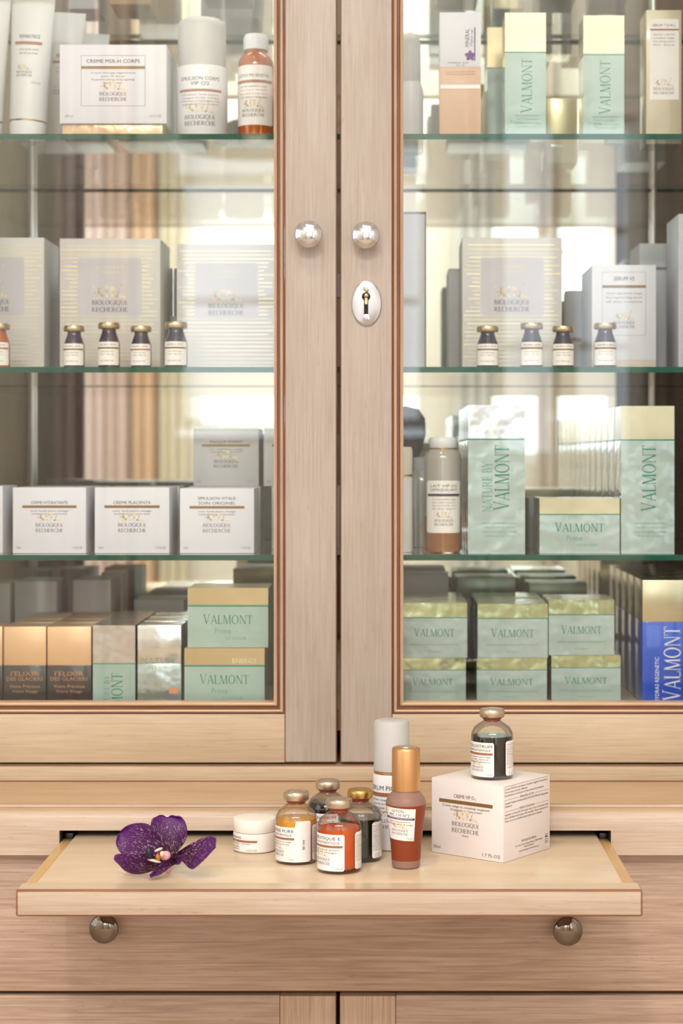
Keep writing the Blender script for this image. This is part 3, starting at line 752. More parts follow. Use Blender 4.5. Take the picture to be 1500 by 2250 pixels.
# ---------------------------------------------------------------- orchid
om = bpy.data.materials.new('speckled_purple_petal'); om.use_nodes = True; nt = om.node_tree; N = nt.nodes.new; L = nt.links.new
bs = nt.nodes['Principled BSDF']; bs.inputs['Roughness'].default_value = .45; bs.inputs['Specular IOR Level'].default_value = .25
uv = N('ShaderNodeUVMap'); uv.uv_map = 'UVMap'
no = N('ShaderNodeTexNoise'); no.inputs['Scale'].default_value = 7; no.inputs['Detail'].default_value = 3
mpv = N('ShaderNodeMapping'); mpv.inputs['Scale'].default_value = (20, 34, 1); L(uv.outputs[0], mpv.inputs[0])
wv = N('ShaderNodeTexNoise'); wv.inputs['Scale'].default_value = 1.0; wv.inputs['Detail'].default_value = 1.5; wv.inputs['Distortion'].default_value = 1.2
L(mpv.outputs[0], wv.inputs['Vector']); L(uv.outputs[0], no.inputs['Vector'])
r = N('ShaderNodeValToRGB'); e = r.color_ramp.elements; e[0].position = .62; e[0].color = (0, 0, 0, 1); e[1].position = .66; e[1].color = (1, 1, 1, 1); L(wv.outputs['Fac'], r.inputs[0])
sep = N('ShaderNodeSeparateXYZ'); L(uv.outputs[0], sep.inputs[0])
r2 = N('ShaderNodeValToRGB'); e = r2.color_ramp.elements; e[0].position = .05; e[0].color = (1, 1, 1, 1); e[1].position = .95; e[1].color = (.12, .12, .12, 1); L(sep.outputs[0], r2.inputs[0])
mm = N('ShaderNodeMath'); mm.operation = 'MULTIPLY'; L(r.outputs[0], mm.inputs[0]); L(r2.outputs[0], mm.inputs[1])
rb = N('ShaderNodeValToRGB'); e = rb.color_ramp.elements; e[0].position = .3; e[0].color = (*lin((48, 6, 38)), 1); e[1].position = .95; e[1].color = (*lin((98, 26, 116)), 1)
ma = N('ShaderNodeMath'); ma.operation = 'MULTIPLY_ADD'; ma.inputs[1].default_value = .35; L(no.outputs['Fac'], ma.inputs[0]); mb = N('ShaderNodeMath'); mb.operation = 'MULTIPLY'; mb.inputs[1].default_value = .62; L(sep.outputs[0], mb.inputs[0]); L(mb.outputs[0], ma.inputs[2]); L(ma.outputs[0], rb.inputs[0])
mx = N('ShaderNodeMix'); mx.data_type = 'RGBA'; L(mm.outputs[0], mx.inputs[0]); L(rb.outputs[0], mx.inputs[6]); mx.inputs[7].default_value = (*lin((222, 176, 206)), 1)
L(mx.outputs[2], bs.inputs['Base Color'])
ob_ = W(372, 1922, 1.513)
orch = thing('orchid_flower', 'speckled deep purple orchid blossom lying at the left of the tray', 'flower', (ob_.x, 1.513, zt))
def petal(rows, cup=.003, ruffle=.0012, seed=0, nu=18, name='petal', notch=0):
    """rows: (px, py, Y, half-width in px, tilt of width direction (deg), dY of the width direction) along the midrib, base to tip"""
    pts = []
    R = [tuple(map(float, r)) for r in rows]
    def cr(t):
        x = t*(len(R)-1); i = min(int(x), len(R)-2); f = x-i
        p0, p1, p2, p3 = R[max(i-1, 0)], R[i], R[i+1], R[min(i+2, len(R)-1)]
        return [0.5*((2*b)+(-a+c_)*f+(2*a-5*b+4*c_-d)*f*f+(-a+3*b-3*c_+d)*f**3) for a, b, c_, d in zip(p0, p1, p2, p3)]
    nv = 22; V = []; uvs = []
    for j in range(nv+1):
        t = j/nv; px, py, Y, hw, tilt, dy = cr(t); hw = max(hw, .5)
        c = W(px, py, Y); s = hw*Y/F; a = math.radians(tilt)
        wd = Vector((math.cos(a), dy, math.sin(a)))
        c2 = W(*cr(min(1, t+.05))[:3]); c1 = W(*cr(max(0, t-.05))[:3]); nrm = wd.cross(c2-c1); nrm.normalize()
        if nrm.y > 0: nrm = -nrm
        for i in range(nu+1):
            u = -1+2*i/nu
            ruf = ruffle*abs(u)**2*math.sin(t*11+seed+u*2)
            p = c+wd*(s*u)+nrm*(cup*(u*u-.3)+ruf)
            if notch and t > .8: p.z -= .0030*(t-.8)/.2*math.exp(-(u*2.6)**2)
            V.append(Vector((p.x-ob_.x, p.y-1.513, max(p.z-zt, .0006)))); uvs.append((t, (u+1)/2+seed*.37))
    n = nu+1; Fc = [(j*n+i, j*n+i+1, (j+1)*n+i+1, (j+1)*n+i) for j in range(nv) for i in range(nu)]
    o = new_obj(name, V, Fc, om, orch, smooth=80)
    ul = o.data.uv_layers.new(name='UVMap')
    for lp in o.data.loops: ul.data[lp.index].uv = uvs[lp.vertex_index]
    md = o.modifiers.new('s', 'SOLIDIFY'); md.thickness = .0006
    return o
petal([(374, 1888, 1.520, 6, 50, 0), (354, 1877, 1.526, 22, 54, .1), (332, 1864, 1.530, 36, 56, .1), (308, 1851, 1.534, 43, 56, .1), (286, 1840, 1.538, 37, 56, .1), (270, 1833, 1.540, 22, 56, .1), (264, 1830, 1.5405, 3, 56, .1)], .003, .0008, 1)
petal([(377, 1882, 1.524, 4, -8, 0), (376, 1868, 1.530, 15, -8, .1), (374, 1850, 1.535, 31, -6, .1), (372, 1828, 1.540, 39, -4, .1), (370, 1808, 1.543, 37, -2, .1), (368, 1796, 1.545, 27, 0, .1), (367, 1791, 1.545, 16, 0, .1)], .003, .0016, 2, notch=1)
petal([(380, 1881, 1.516, 4, 85, 0), (400, 1878, 1.510, 9, 82, .3), (420, 1880, 1.502, 24, 78, .4), (440, 1876, 1.498, 34, 72, .4), (458, 1869, 1.496, 30, 66, .4), (469, 1864, 1.496, 16, 60, .4), (473, 1861, 1.496, 2, 60, .4)], .003, .0008, 3)
petal([(372, 1892, 1.512, 5, 75, 0), (345, 1898, 1.503, 20, 80, -.5), (318, 1901, 1.497, 26, 84, -.6), (290, 1900, 1.494, 25, 86, -.6), (268, 1895, 1.494, 20, 88, -.5), (255, 1889, 1.496, 12, 88, -.4), (250, 1886, 1.496, 2, 88, -.4)], -.002, .0008, 4)
petal([(386, 1889, 1.508, 6, 85, .0), (374, 1893, 1.500, 10, 80, .2), (360, 1901, 1.494, 14, 70, .3), (346, 1910, 1.490, 14, 62, .3), (335, 1919, 1.488, 9, 58, .3), (330, 1924, 1.487, 2, 55, .3)], .003, .0006, 5)
petal([(378, 1888, 1.510, 5, 80, .0), (388, 1891, 1.504, 8, 85, .2), (398, 1890, 1.500, 9, 80, .3), (407, 1885, 1.498, 5, 70, .3)], .002, .0004, 6)
def blob(name, px, py, Y, rx, ry, rz, m, tilt=0):
    V, Fc = lathe_data([(math.sin(PI*i/12), -math.cos(PI*i/12)) for i in range(13)], 20)
    c = W(px, py, Y); k = Y/F; ct, st = math.cos(tilt), math.sin(tilt)
    P = []
    for x, y, z in V:
        X, Z = x*rx*k, z*rz*k; P.append((c.x-ob_.x+X*ct-Z*st, Y-1.513+y*ry*k, c.z-zt+X*st+Z*ct))
    return new_obj(name, P, Fc, m, orch, smooth=80)
blob('lip', 328, 1877, 1.488, 9, 8, 17, mat('blackish_purple_lip', (34, 14, 44), .3), .15)
blob('column', 363, 1880, 1.494, 12, 9, 10, mat('pink_cream_column', (216, 160, 176), .4), .3)
blob('anther_cap', 356, 1876, 1.486, 5, 5, 6, mat('cream_anther', (226, 204, 160), .4))
blob('throat', 347, 1884, 1.487, 5, 5, 8, mat('ochre_throat', (176, 110, 30), .4), .3)
blob('side_lobe', 338, 1891, 1.487, 16, 5, 3, mat('cream_lobe', (222, 196, 186), .4), -.25)
blob('side_lobe', 348, 1867, 1.487, 10, 3, 3, MATS['cream_lobe'], .4)
blob('spur', 368, 1907, 1.512, 9, 8, 12, mat('pale_pink_spur', (220, 172, 156), .45), .2)

# =====================================================================================================
# THINGS IN THE CABINET
# =====================================================================================================
EPS = .0003
def carton(label, px0, px1, pyt, zb_, Yf, d, segs, art=None, group=None, rz=0, name='carton', h=None, bev=.0005, cat='box'):
    """segs: (fraction from, fraction to, material, part name) from the bottom up"""
    a, b = W(px0, pyt, Yf), W(px1, pyt, Yf)
    w = b.x-a.x; H = h or (a.z-zb_)
    t = thing(name, label, cat, ((a.x+b.x)/2, Yf+d/2, zb_+EPS), rz, group)
    for f0, f1, m, nm in segs:
        box(nm, -w/2, w/2, -d/2, d/2, f0*(H-EPS), f1*(H-EPS), m, t, bev if len(segs) < 3 else 0)
    if art:
        A = Art(); art(A, w, H); A.build(t, flat_front(w, H, -d/2))
    return t
def mint_segs(goldm=GOLDF, body=TEAL, f=.68, line=.012):
    return [(0, f-line, body, 'body'), (f-line, f, GREENI, 'green_line'), (f, 1, goldm, 'foil_band')]
def art_mint_wide(A, w, h, script='Prime', foot='24 HOUR', ink=GREENI, top=None):
    A.serif(ink, 'VALMONT', 0, h*.395, h*.145, w*.62, big=1.12)
    if script: A.text(TEALI, script, -w*.06, h*.235, h*.09, width=w*.20)
    if foot: A.text(TEALI, foot, w*.10, h*.13, h*.05, width=w*.26)
    if top: A.text(PALEGOLD, top, w*.25, h*.75, h*.07, width=w*.3)
def art_mint_wide2(A, w, h): 
    A.serif(GREENI, 'VALMONT', 0, h*.385, h*.135, w*.62, big=1.12)
    A.text(TEALI, 'CREME FONDAMENTALE RESTRUCTURANTE', 0, h*.22, h*.035, width=w*.74); A.text(TEALI, 'Cream', 0, h*.10, h*.035, width=w*.2)
def art_mint_tall(A, w, h, span=(.32, .83), xo=.16, extra=None):
    A.serif(GREENI, 'VALMONT', w*xo+w*.12, h*(span[0]+span[1])/2*1.0, w*.25, h*(span[1]-span[0]), rot=True, big=1.1)
    for i in range(4): A.text(TEALI, ['PRIME REGENERATING', 'FACE EMULSION', 'soin energisant visage', 'vitality cream'][i], w*.05, h*(.20-.028*i), h*.011, width=w*(.62-.08*(i % 2)))
    if extra: A.serif(TEALI, extra, w*(xo-.18), h*.45, w*.17, h*.34, rot=True)
def art_white(A, w, h, lines=('CREME HYDRATANTE',), sub=('soin hydratant visage', 'moisturising face cream'), barm=BAR, ml='50ml', oz='1.7 FL.OZ'):
    for i, s in enumerate(lines[::-1]): A.text(INK, s, 0, h*(.745+.075*i), h*.045, width=w*.50)
    A.rect(barm, -w*.37, h*.685, w*.37, h*.725)
    for i, s in enumerate(sub): A.text(INKS, s, 0, h*(.63-.045*i), h*.026, width=w*(.52-.04*i))
    A.brand(INK, 0, h*.32, w*.38)
    A.text(INKS, ml, -w*.45, h*.07, h*.030, 'l'); A.text(INKS, oz, w*.45, h*.07, h*.030, 'r')
def art_striped(A, w, h, seed=1):
    random.seed(seed)
    for i in range(30):
        v = h*(.04+.031*i)
        if h*.43 < v < h*.82:
            for s in (-1, 1):
                ext = random.uniform(.34, .46); A.rect(STRIPEG, s*w*.32 if s > 0 else -w*ext-w*.03, v, w*(ext+.03) if s > 0 else -w*.32, v+h*random.uniform(.004, .009))
        else: A.rect(STRIPEG, -w*random.uniform(.42, .49), v, w*random.uniform(.42, .49), v+h*random.uniform(.003, .008))
    A.rect(SQ, -w*.31, h*.415, w*.31, h*.85)
    A.text(PALEGOLD, 'COFFRET', 0, h*.77, h*.022, width=w*.28); A.text(PALEGOLD, 'SOIN', 0, h*.735, h*.018, width=w*.16)
    A.brand(INK, 0, h*.445, w*.36)

z1_, z2_, z3_, z4_, z0_ = shz[1], shz[2], shz[3], z_floor, shz[0]
# ---- bottom compartment, left
def art_elixir(tagm):
    def f(A, w, h):
        A.text(COPI, "l'ELIXIR", 0, h*.385, h*.055, width=w*.66); A.text(COPI, 'DES GLACIERS', 0, h*.325, h*.045, width=w*.86)
        A.text(COPI, 'Votre Précieux', 0, h*.235, h*.040, width=w*.72); A.text(COPI, 'Votre Visage', 0, h*.175, h*.036, width=w*.60)
        A.rect(tagm, -w*.13, 0, w*.15, h*.085)
    return f
esegs = [(0, .515, BLACKC, 'body'), (.515, 1, COPF, 'foil_band')]
FY = 1.825
e1 = carton('copper and black slim carton with coral tag, second from left, bottom compartment', 8, 101, 1377, z4_, FY, .042, esegs, art_elixir(TAGR))
e2 = carton('copper and black slim carton with orange tag, left of the mint and silver carton', 104, 200, 1377, z4_, FY, .042, esegs, art_elixir(TAGO))
carton('copper and black slim carton cut by the left edge of the photo', -90, 5, 1377, z4_, FY, .042, esegs, art_elixir(TAGR))
for k in range(1, 4):
    y = FY+.0445*k
    for (c0, c1, lab) in ((8, 101, 'coral tagged one'), (104, 200, 'orange tagged one')):
        aa = W(c0, 0, FY).x; bb = W(c1, 0, FY).x
        pos = ['second', 'third', 'fourth', 'fifth'][k-1]
        x0p, x1p = aa*F/y+CX, bb*F/y+CX
        carton('copper topped black carton, %s in depth behind the %s' % (pos, lab), x0p, x1p, CY+(1377-CY)*FY/y, z4_, y, .042, [(0, .515, BLACKC, 'body'), (.515, 1, COPF, 'foil_band')], None, 'copper and black cartons standing in depth rows')
def art_silver(A, w, h):
    A.serif(TEALI, 'NATURE', 0, h*.535, h*.06, w*.86); A.serif(TEALI, 'BY VALMONT', w*.05, h*.465, h*.035, w*.64)
    A.rect(TAGO, w*.22, h*.16, w*.42, h*.23); A.text(mat('blue_ink', (70, 110, 170), .4), 'COLOR', w*.28, h*.10, h*.03, width=w*.3)
def art_minttag(A, w, h):
    A.serif(GREENI, 'MONT', w*.20, h*.215, w*.26, h*.40, rot=True); A.serif(TEALI, 'TURE BY', -w*.10, h*.21, w*.14, h*.36, rot=True)
def row_behind(label, grp, c0, c1, pyt, Yf, d, n, segs, zz, step=None, start=1):
    step = step or d+.0025
    for k in range(start, n+1):
        y = Yf+step*k; aa = W(c0, 0, Yf).x; bb = W(c1, 0, Yf).x
        carton(label % ['front', 'second', 'third', 'fourth', 'fifth', 'sixth'][k], aa*F/y+CX, bb*F/y+CX, CY+(pyt-CY)*Yf/y, zz, y, d, segs, None, grp)
carton('slim carton with silver top and mint body, sideways lettering, beside the copper ones', 204, 297, 1374, z4_, FY, .042, mint_segs(SILVF, TEALF, .535), art_minttag)
row_behind('silver topped mint carton, %s in depth behind the sideways lettered one', 'silver topped mint cartons in a depth row', 204, 297, 1374, FY, .042, 3, mint_segs(SILVF, TEALF, .535), z4_)
carton('all silver slim carton with small orange tag, bottom compartment left door', 302, 398, 1374, z4_, FY, .042, [(0, .53, mat('silver_mint_card', (176, 184, 182), .25, .7, bump=.4, bump_scale=55), 'body'), (.53, 1, SILVF, 'foil_band')], art_silver)
row_behind('silver slim carton, %s in the row behind the orange tagged silver one', 'silver slim cartons in a depth row', 302, 398, 1374, FY, .042, 3, [(0, .53, MATS['silver_mint_card'], 'body'), (.53, 1, SILVF, 'foil_band')], z4_)
vb = carton('mint carton with gold band, lower of the two stacked by the middle stile', 405, 581, 1424, z4_, 1.82, .07, mint_segs(GOLDF, TEALF, .715, .028), lambda A, w, h: art_mint_wide(A, w, h, 'Prime', '24 HOUR', top='ENERGY'))
hb = W(0, 1424, 1.82).z
carton('mint carton with gold band, upper of the two stacked by the middle stile', 412, 589, 1292, hb, 1.822, .07, mint_segs(GOLDF, TEALF, .715, .028), lambda A, w, h: art_mint_wide(A, w, h))
# behind, bottom left
GREYB = mat('light_grey_card', (216, 212, 212), .5)  # grey card lightened in colour to make up for the unlit back row
row_specs = [(-60, 22, 1282, 2.005), (32, 124, 1277, 2.005), (160, 243, 1274, 2.005)]
for i, (a, b, t_, y) in enumerate(row_specs):
    nm = ['grey white carton cut by the left edge, back of the bottom compartment', 'grey white carton behind the copper ones, left of its twin', 'grey white carton at the back, right of its twin, bottom compartment'][i]
    x = W(a, 0, y)
    carton(nm, a, b, t_, z4_, y, .075, [(0, 1, GREYB, 'body')], lambda A, w, h: (A.serif(INKS, 'RECHERCHE', 0, h*.45, h*.035, w*.7)))
carton('low wide grey carton behind the silver cartons, bottom compartment', 294, 404, 1318, z4_, 2.05, .07, [(0, 1, GREYB, 'body')], lambda A, w, h: A.serif(INKS, 'RECHERCHE', 0, h*.6, h*.05, w*.7))
carton('taller grey carton right at the mirror, bottom compartment left', 222, 268, 1258, z4_, 2.085, .05, [(0, 1, GREYB, 'body')])
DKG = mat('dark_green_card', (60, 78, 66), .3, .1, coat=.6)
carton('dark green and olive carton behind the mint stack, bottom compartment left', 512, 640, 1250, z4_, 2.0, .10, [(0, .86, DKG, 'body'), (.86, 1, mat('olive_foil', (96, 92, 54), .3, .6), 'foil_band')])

# ---- bottom compartment, right
segG = mint_segs(GREENF, TEAL, .74, .018)
def pair(a0, a1, tl, tu, y, names, zz=z4_, art=art_mint_wide2):
    lo = carton(names[0], a0[0], a0[1], tl, zz, y, .075, segG, art)
    hz_ = W(0, tl, y).z
    carton(names[1], a1[0], a1[1], tu, hz_, y, .075, segG, art)
pair((878, 1023), (882, 1026), 1446, 1325, 1.86, ('mint carton with green gold band, lower one, half behind the right door stile', 'mint carton with green gold band, upper one, half behind the right door stile'))
pair((1047, 1201), (1049, 1203), 1446, 1327, 1.86, ('mint carton with green gold band, lower one in the middle stack right', 'mint carton with green gold band, upper one in the middle stack right'))
pair((1211, 1363), (1205, 1349), 1440, 1318, 1.862, ('mint carton with glare, lower one in the stack beside the blue carton', 'crumpled foil wrapped carton, upper one in the stack beside the blue carton'))
for i, (a, b) in enumerate([(882, 1026), (1049, 1203)]):
    y = 1.945; k = 1.86/y
    nm = ['at the door stile', 'in the middle stack, right'][i]
    for lv, tp in ((0, 1446), (1, 1327)):
        zz = z4_ if lv == 0 else W(0, 1446, 1.86).z
        carton('mint carton, %s layer, second in depth %s' % (['lower', 'upper'][lv], nm), (a-CX)*k+CX, (b-CX)*k+CX, CY+(tp-CY)*k, zz, y, .075, segG)
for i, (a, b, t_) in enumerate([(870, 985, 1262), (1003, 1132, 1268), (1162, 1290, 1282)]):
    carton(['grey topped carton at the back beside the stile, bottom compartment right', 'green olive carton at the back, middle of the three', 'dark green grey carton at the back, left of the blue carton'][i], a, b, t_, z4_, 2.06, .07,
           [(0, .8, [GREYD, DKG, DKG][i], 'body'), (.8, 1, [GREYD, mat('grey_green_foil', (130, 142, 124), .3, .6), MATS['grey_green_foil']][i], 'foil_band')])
def art_blue(A, w, h):
    A.serif(WHINK, 'VALMONT', w*.075, h*.33, w*.25, h*.60, rot=True, big=1.1); A.text(WHINK, 'HYDRA3 REGENETIC', -w*.25, h*.2, w*.06, rot=True)
carton('royal blue carton with cream gold top and sideways white lettering, right edge', 1411, 1556, 1275, z4_, 1.84, .052, [(0, .665, BLUE, 'body'), (.665, 1, mat('cream_gold_foil', (206, 196, 166), .25, .75, bump=.3, bump_scale=14), 'foil_band')], art_blue)
row_behind('blue carton with reflecting silver edges, %s in the row behind the blue one', 'blue cartons standing in a depth row', 1411, 1556, 1275, 1.84, .052, 4, [(0, .665, BLUE, 'body'), (.665, 1, MATS['cream_gold_foil'], 'foil_band')], z4_)

# ---- third shelf (lowest glass shelf), left
ws = [(0, 1, WHITE, 'body')]
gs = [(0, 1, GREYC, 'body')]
carton('white cream carton, leftmost whole one on the lowest glass shelf', 28, 189, 1071, z3_, 1.832, .072, ws, lambda A, w, h: art_white(A, w, h, ('CREME HYDRATANTE',)))
carton('white cream carton, middle of three on the lowest glass shelf', 208, 372, 1071, z3_, 1.832, .072, ws, lambda A, w, h: art_white(A, w, h, ('CREME PLACENTA',)))
carton('white cream carton crossed by a glare, right of three on the lowest glass shelf', 395, 558, 1073, z3_, 1.832, .072, ws, lambda A, w, h: art_white(A, w, h, ('EMULSION VITALE', 'SOIN ORIGINEL')))
carton('white carton cut by the left edge on the lowest glass shelf', -130, 6, 1068, z3_, 1.832, .072, ws, lambda A, w, h: art_white(A, w, h))
for i, (a, b) in enumerate([(28, 189), (208, 372), (395, 558), (585, 740)]):
    y = 1.918; k = 1.832/y
    carton('white carton second in depth ' + ['behind the leftmost whole one', 'behind the middle one', 'behind the glared one', 'peeping out beside the middle stile'][i]+', lowest glass shelf', (a-CX)*k+CX, (b-CX)*k+CX, CY+(1072-CY)*k, z3_, y, .072, gs, (lambda A, w, h: art_white(A, w, h)) if i == 3 else None)
zz = W(0, CY+(1072-CY)*1.832/1.918, 1.918).z
carton('greyish cream carton stacked on the second row, below the bright window glare', 425, 568, 942, zz, 1.925, .072, [(0, 1, GREYD, 'body')], lambda A, w, h: art_white(A, w, h, ('MASQUE VIVANT',)))
carton('greyish cream carton stacked beside it, half behind the middle stile', 579, 720, 942, zz, 1.925, .072, [(0, 1, GREYD, 'body')], lambda A, w, h: art_white(A, w, h, ('MASQUE VERNIX',)))

# ---- third shelf, right
carton('tall mint carton with silver band and light glare beside the round bottle', 1028, 1153, 890, z3_, 1.822, .055, mint_segs(SILVF, TEAL, .775, .01), lambda A, w, h: art_mint_tall(A, w, h, (.29, .73), .10, 'NATURE BY'))
row_behind('tall mint carton with silver band, %s in the row behind the glared one', 'tall silver banded mint cartons in a depth row', 1028, 1153, 890, 1.822, .055, 3, mint_segs(SILVF, TEAL, .775, .01), z3_)
carton('tall mint carton with cream gold band at the right end of the lowest glass shelf', 1364, 1481, 892, z3_, 1.822, .052, mint_segs(MATS['cream_gold_foil'], TEAL, .775, .01), lambda A, w, h: art_mint_tall(A, w, h, (.285, .735), .03))
row_behind('tall mint carton with gold band, %s in the row behind the right end one', 'tall gold banded mint cartons in a depth row', 1364, 1481, 892, 1.822, .052, 5, mint_segs(GOLDF, TEAL, .775, .01), z3_, .056)
carton('low wide mint carton with gold band between the two tall mint cartons', 1185, 1361, 1095, z3_, 1.826, .072, mint_segs(MATS['cream_gold_foil'], TEAL, .72, .02), lambda A, w, h: art_mint_wide(A, w, h, 'Prime', 'REGENERA CREAM II'))
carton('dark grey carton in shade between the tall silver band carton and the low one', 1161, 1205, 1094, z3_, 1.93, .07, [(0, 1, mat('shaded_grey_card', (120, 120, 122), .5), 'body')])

def bottle(label, pxc, Y, zz, rpx, hpx_top, parts, patch_=None, art=None, name='bottle', cat='bottle', group=None):
    """parts: (name, material, [(r fraction, height fraction)])"""
    c = W(pxc, hpx_top, Y); H = c.z-zz; r = rpx*Y/F
    t = thing(name, label, cat, (c.x, Y, zz+EPS), 0, group)
    for nm, m, pr in parts:
        lathe(nm, [(a*r, b*(H-EPS)) for a, b in pr], m, t, 40, smooth=50)
    if patch_:
        a0, a1, f0, f1 = patch_
        L_ = patch('label', r*1.006, d2(a0), d2(a1), f0*H, f1*H, WHITEL, t, 20)
        if art:
            A = Art(); art(A, r*d2(a1-a0), (f1-f0)*H); A.build(L_, bend(r*1.006, d2((a0+a1)/2), f0*H))
    return t
def art_lab(lines, barm, sub=2):
    def f(A, w, h):
        for i, s in enumerate(lines[::-1]): A.text(INK, s, 0, h*(.80+.075*i), h*.05, width=w*.72)
        A.rect(barm, -w*.46, h*.70, w*.46, h*.75, 10)
        for i in range(sub+2): A.text(INKS, ['soin demaquillant visage', 'pour peaux sensibles', 'face and body care', 'all skin types'][i], 0, h*(.63-.06*i), h*.028, width=w*.62)
        A.brand(INK, 0, h*.14, w*.5)
    return f
bottle('round lotion bottle with white cap and amber liquid, beside the tall silver band carton', 973, 1.86, z3_, 41, 960,
       [('bottle_body', CLEARB, [(1, .31), (1, .80), (.93, .86), (.72, .895)]), ('liquid', CLEARL, [(0, .005), (.9, .003), (.98, .02), (1, .06), (1, .31)]),
        ('gold_ring', mat('thin_gold', (200, 160, 100), .3, 1), [(.74, .893), (.76, .9), (.74, .906)]), ('cap', PLAST, [(.72, .9), (.76, .905), (.78, .97), (.70, .995), (0, 1)])],
       (-60, 62, .17, .62), art_lab(['LAIT VIP O2', 'DEMAQUILLANT'], BARNV))
bottle('white bottle with cream cap half behind the right door stile, lowest glass shelf', 880, 1.86, z3_, 26, 982,
       [('bottle_body', PLAST, [(0, 0), (.95, 0), (1, .02), (1, .70), (.9, .72)]), ('gold_ring', MATS['thin_gold'], [(.96, .72), (.98, .73), (.96, .74)]), ('cap', mat('cream_cap', (226, 220, 204), .4), [(.95, .735), (1, .75), (1, .97), (.9, 1), (0, 1)])])
bottle('grey translucent bottle in shade behind the amber liquid bottle', 925, 1.97, z3_, 30, 1005,
       [('bottle_body', CLEARB, [(0, 0), (.95, 0), (1, .05), (1, .74), (.6, .86)]), ('cap', GREYC, [(.55, .86), (.6, .87), (.6, 1), (0, 1)])])
c = W(892, 945, 1.95)
br = thing('powder_brush', 'round black bristled brush standing dark beside the right door stile', 'brush', (c.x, 1.99, z3_+EPS))
lathe('handle', [(0, 0), (.009, 0), (.009, .02), (.007, .075), (.011, .09)], BLACK, br, 24)
lathe('bristles', [(.011, .09), (.018, .105), (.022, .122), (.021, .138), (.014, .148), (0, .152)], BRUSHB, br, 30)

# ---- second shelf: gift boxes and vials
ss = [(0, 1, STRIPEC, 'body')]
carton('gold striped ivory gift box, leftmost and cut by the photo edge, middle shelf', -138, 97, 522, z2_, 1.90, .085, ss, lambda A, w, h: art_striped(A, w, h, 1))
carton('gold striped ivory gift box behind the three left vials, middle shelf', 131, 352, 524, z2_, 1.90, .085, ss, lambda A, w, h: art_striped(A, w, h, 2))
carton('gold striped ivory gift box set back beside the middle stile, left door', 388, 606, 536, z2_, 1.925, .085, ss, lambda A, w, h: art_striped(A, w, h, 3))
carton('gold striped ivory gift box behind the vials in the right door', 1015, 1234, 522, z2_, 1.90, .085, ss, lambda A, w, h: art_striped(A, w, h, 4))
def art_serum(A, w, h):
    A.outline(INKS, -w*.34, h*.33, w*.34, h*.93, w*.004)
    A.text(INK, 'SERUM VS', 0, h*.85, h*.035, width=w*.32); A.rect(BAR, -w*.34, h*.78, w*.34, h*.805)
    for i in range(3): A.text(INKS, ['serum regenerant visage', 'face regenerating serum', 'all skin instants'][i], 0, h*(.72-.04*i), h*.02, width=w*.56)
    A.brand(INK, 0, h*.40, w*.34)
carton('white serum carton on a pale base right of the gift box, middle shelf', 1300, 1441, 582, z2_, 1.89, .10, [(0, .095, mat('pale_beige_base', (196, 184, 170), .5), 'base'), (.095, 1, WHITE, 'body')], art_serum)
carton('grey white carton standing behind the serum carton, middle shelf', 1405, 1492, 535, z2_, 1.995, .08, [(0, .80, GREYC, 'body'), (.8, .82, INKS, 'lid_gap'), (.82, 1, GREYC, 'lid')])
carton('white carton cut by the right edge of the photo, middle shelf', 1490, 1600, 470, z2_, 1.90, .08, ws)
tb = carton('tall pale grey box with dark metal edges beside the right door stile', 838, 936, 466, z2_, 1.905, .05, [(0, 1, GREYC, 'body')], lambda A, w, h: (A.rect(INKS, w*.465, 0, w*.5, h), A.rect(INKS, -w*.5, h*.985, w*.5, h)))
carton('narrow grey box standing behind the right gift box, its left edge showing', 985, 1040, 590, z2_, 2.01, .07, [(0, 1, GREYD, 'body')])
bottle('grey shaded bottle with dark band between gift box and serum carton', 1262, 2.03, z2_, 24, 640,
       [('bottle_body', GREYD, [(0, 0), (.95, 0), (1, .02), (1, .40), (1, .41)]), ('dark_band', BAR, [(1.01, .40), (1.01, .45)]), ('cap', GREYC, [(1, .45), (1, .96), (.9, 1), (0, 1)])])
bottle('slim silver capped bottle in the slot between the two left gift boxes', 381, 1.99, z2_, 9, 590,
       [('bottle_body', GREYD, [(0, 0), (.95, 0), (1, .02), (1, .55)]), ('cap', SILVF, [(1, .55), (1, .97), (.9, 1), (0, 1)])])
def small_vial(label, pxc, top, hw, body=NAVYG, Y=1.835, barm=BAR):
    pr = [('glass_body', body, [(0, 0), (.94, 0), (1, .025), (1, .52), (.96, .57), (.70, .76), (.64, .80), (.64, .86)]),
          ('cap', VCAP, [(.62, .855), (.94, .86), (1, .875), (1, .965), (.94, .995), (.6, 1), (.5, .985), (0, .985)])]
    def art(A, w, h):
        A.text(INKS, 'SERUM', 0, h*.84, h*.08, width=w*.6); A.rect(barm, -w*.46, h*.70, w*.46, h*.77, 10)
        for i in range(2): A.text(INKS, ['serum authentique', 'for face'][i], 0, h*(.56-.12*i), h*.06, width=w*.5)
        A.serif(INKS, 'RECHERCHE', 0, h*.15, h*.07, w*.5)
    return bottle(label, pxc, Y, z2_, hw, top, pr, (-78, 70, .05, .56), art, 'serum_vial')
small_vial('small dark vial with gold cap, leftmost of the four in the left door', 163, 716, 23)
small_vial('small dark vial with gold cap, taller second of four in the left door', 239.5, 709, 24)
small_vial('small dark vial with gold cap and brown label bar, third of four left', 310, 717, 23, barm=BARBR)
small_vial('small dark vial with gold cap, right of four in the left door', 387, 708, 25)
small_vial('small amber vial with gold cap cut by the left edge of the photo', -2, 711, 24, body=AMBERB, barm=BARBR)
small_vial('small dark vial with gold cap, leftmost of the four in the right door', 1071, 717, 24)
small_vial('small dark vial with gold cap, second of four in the right door', 1167.5, 710, 25)
small_vial('small dark vial with gold cap, third of four in the right door', 1236.5, 717, 24)
small_vial('small dark vial with gold cap in front of the white serum carton', 1329, 710, 25)

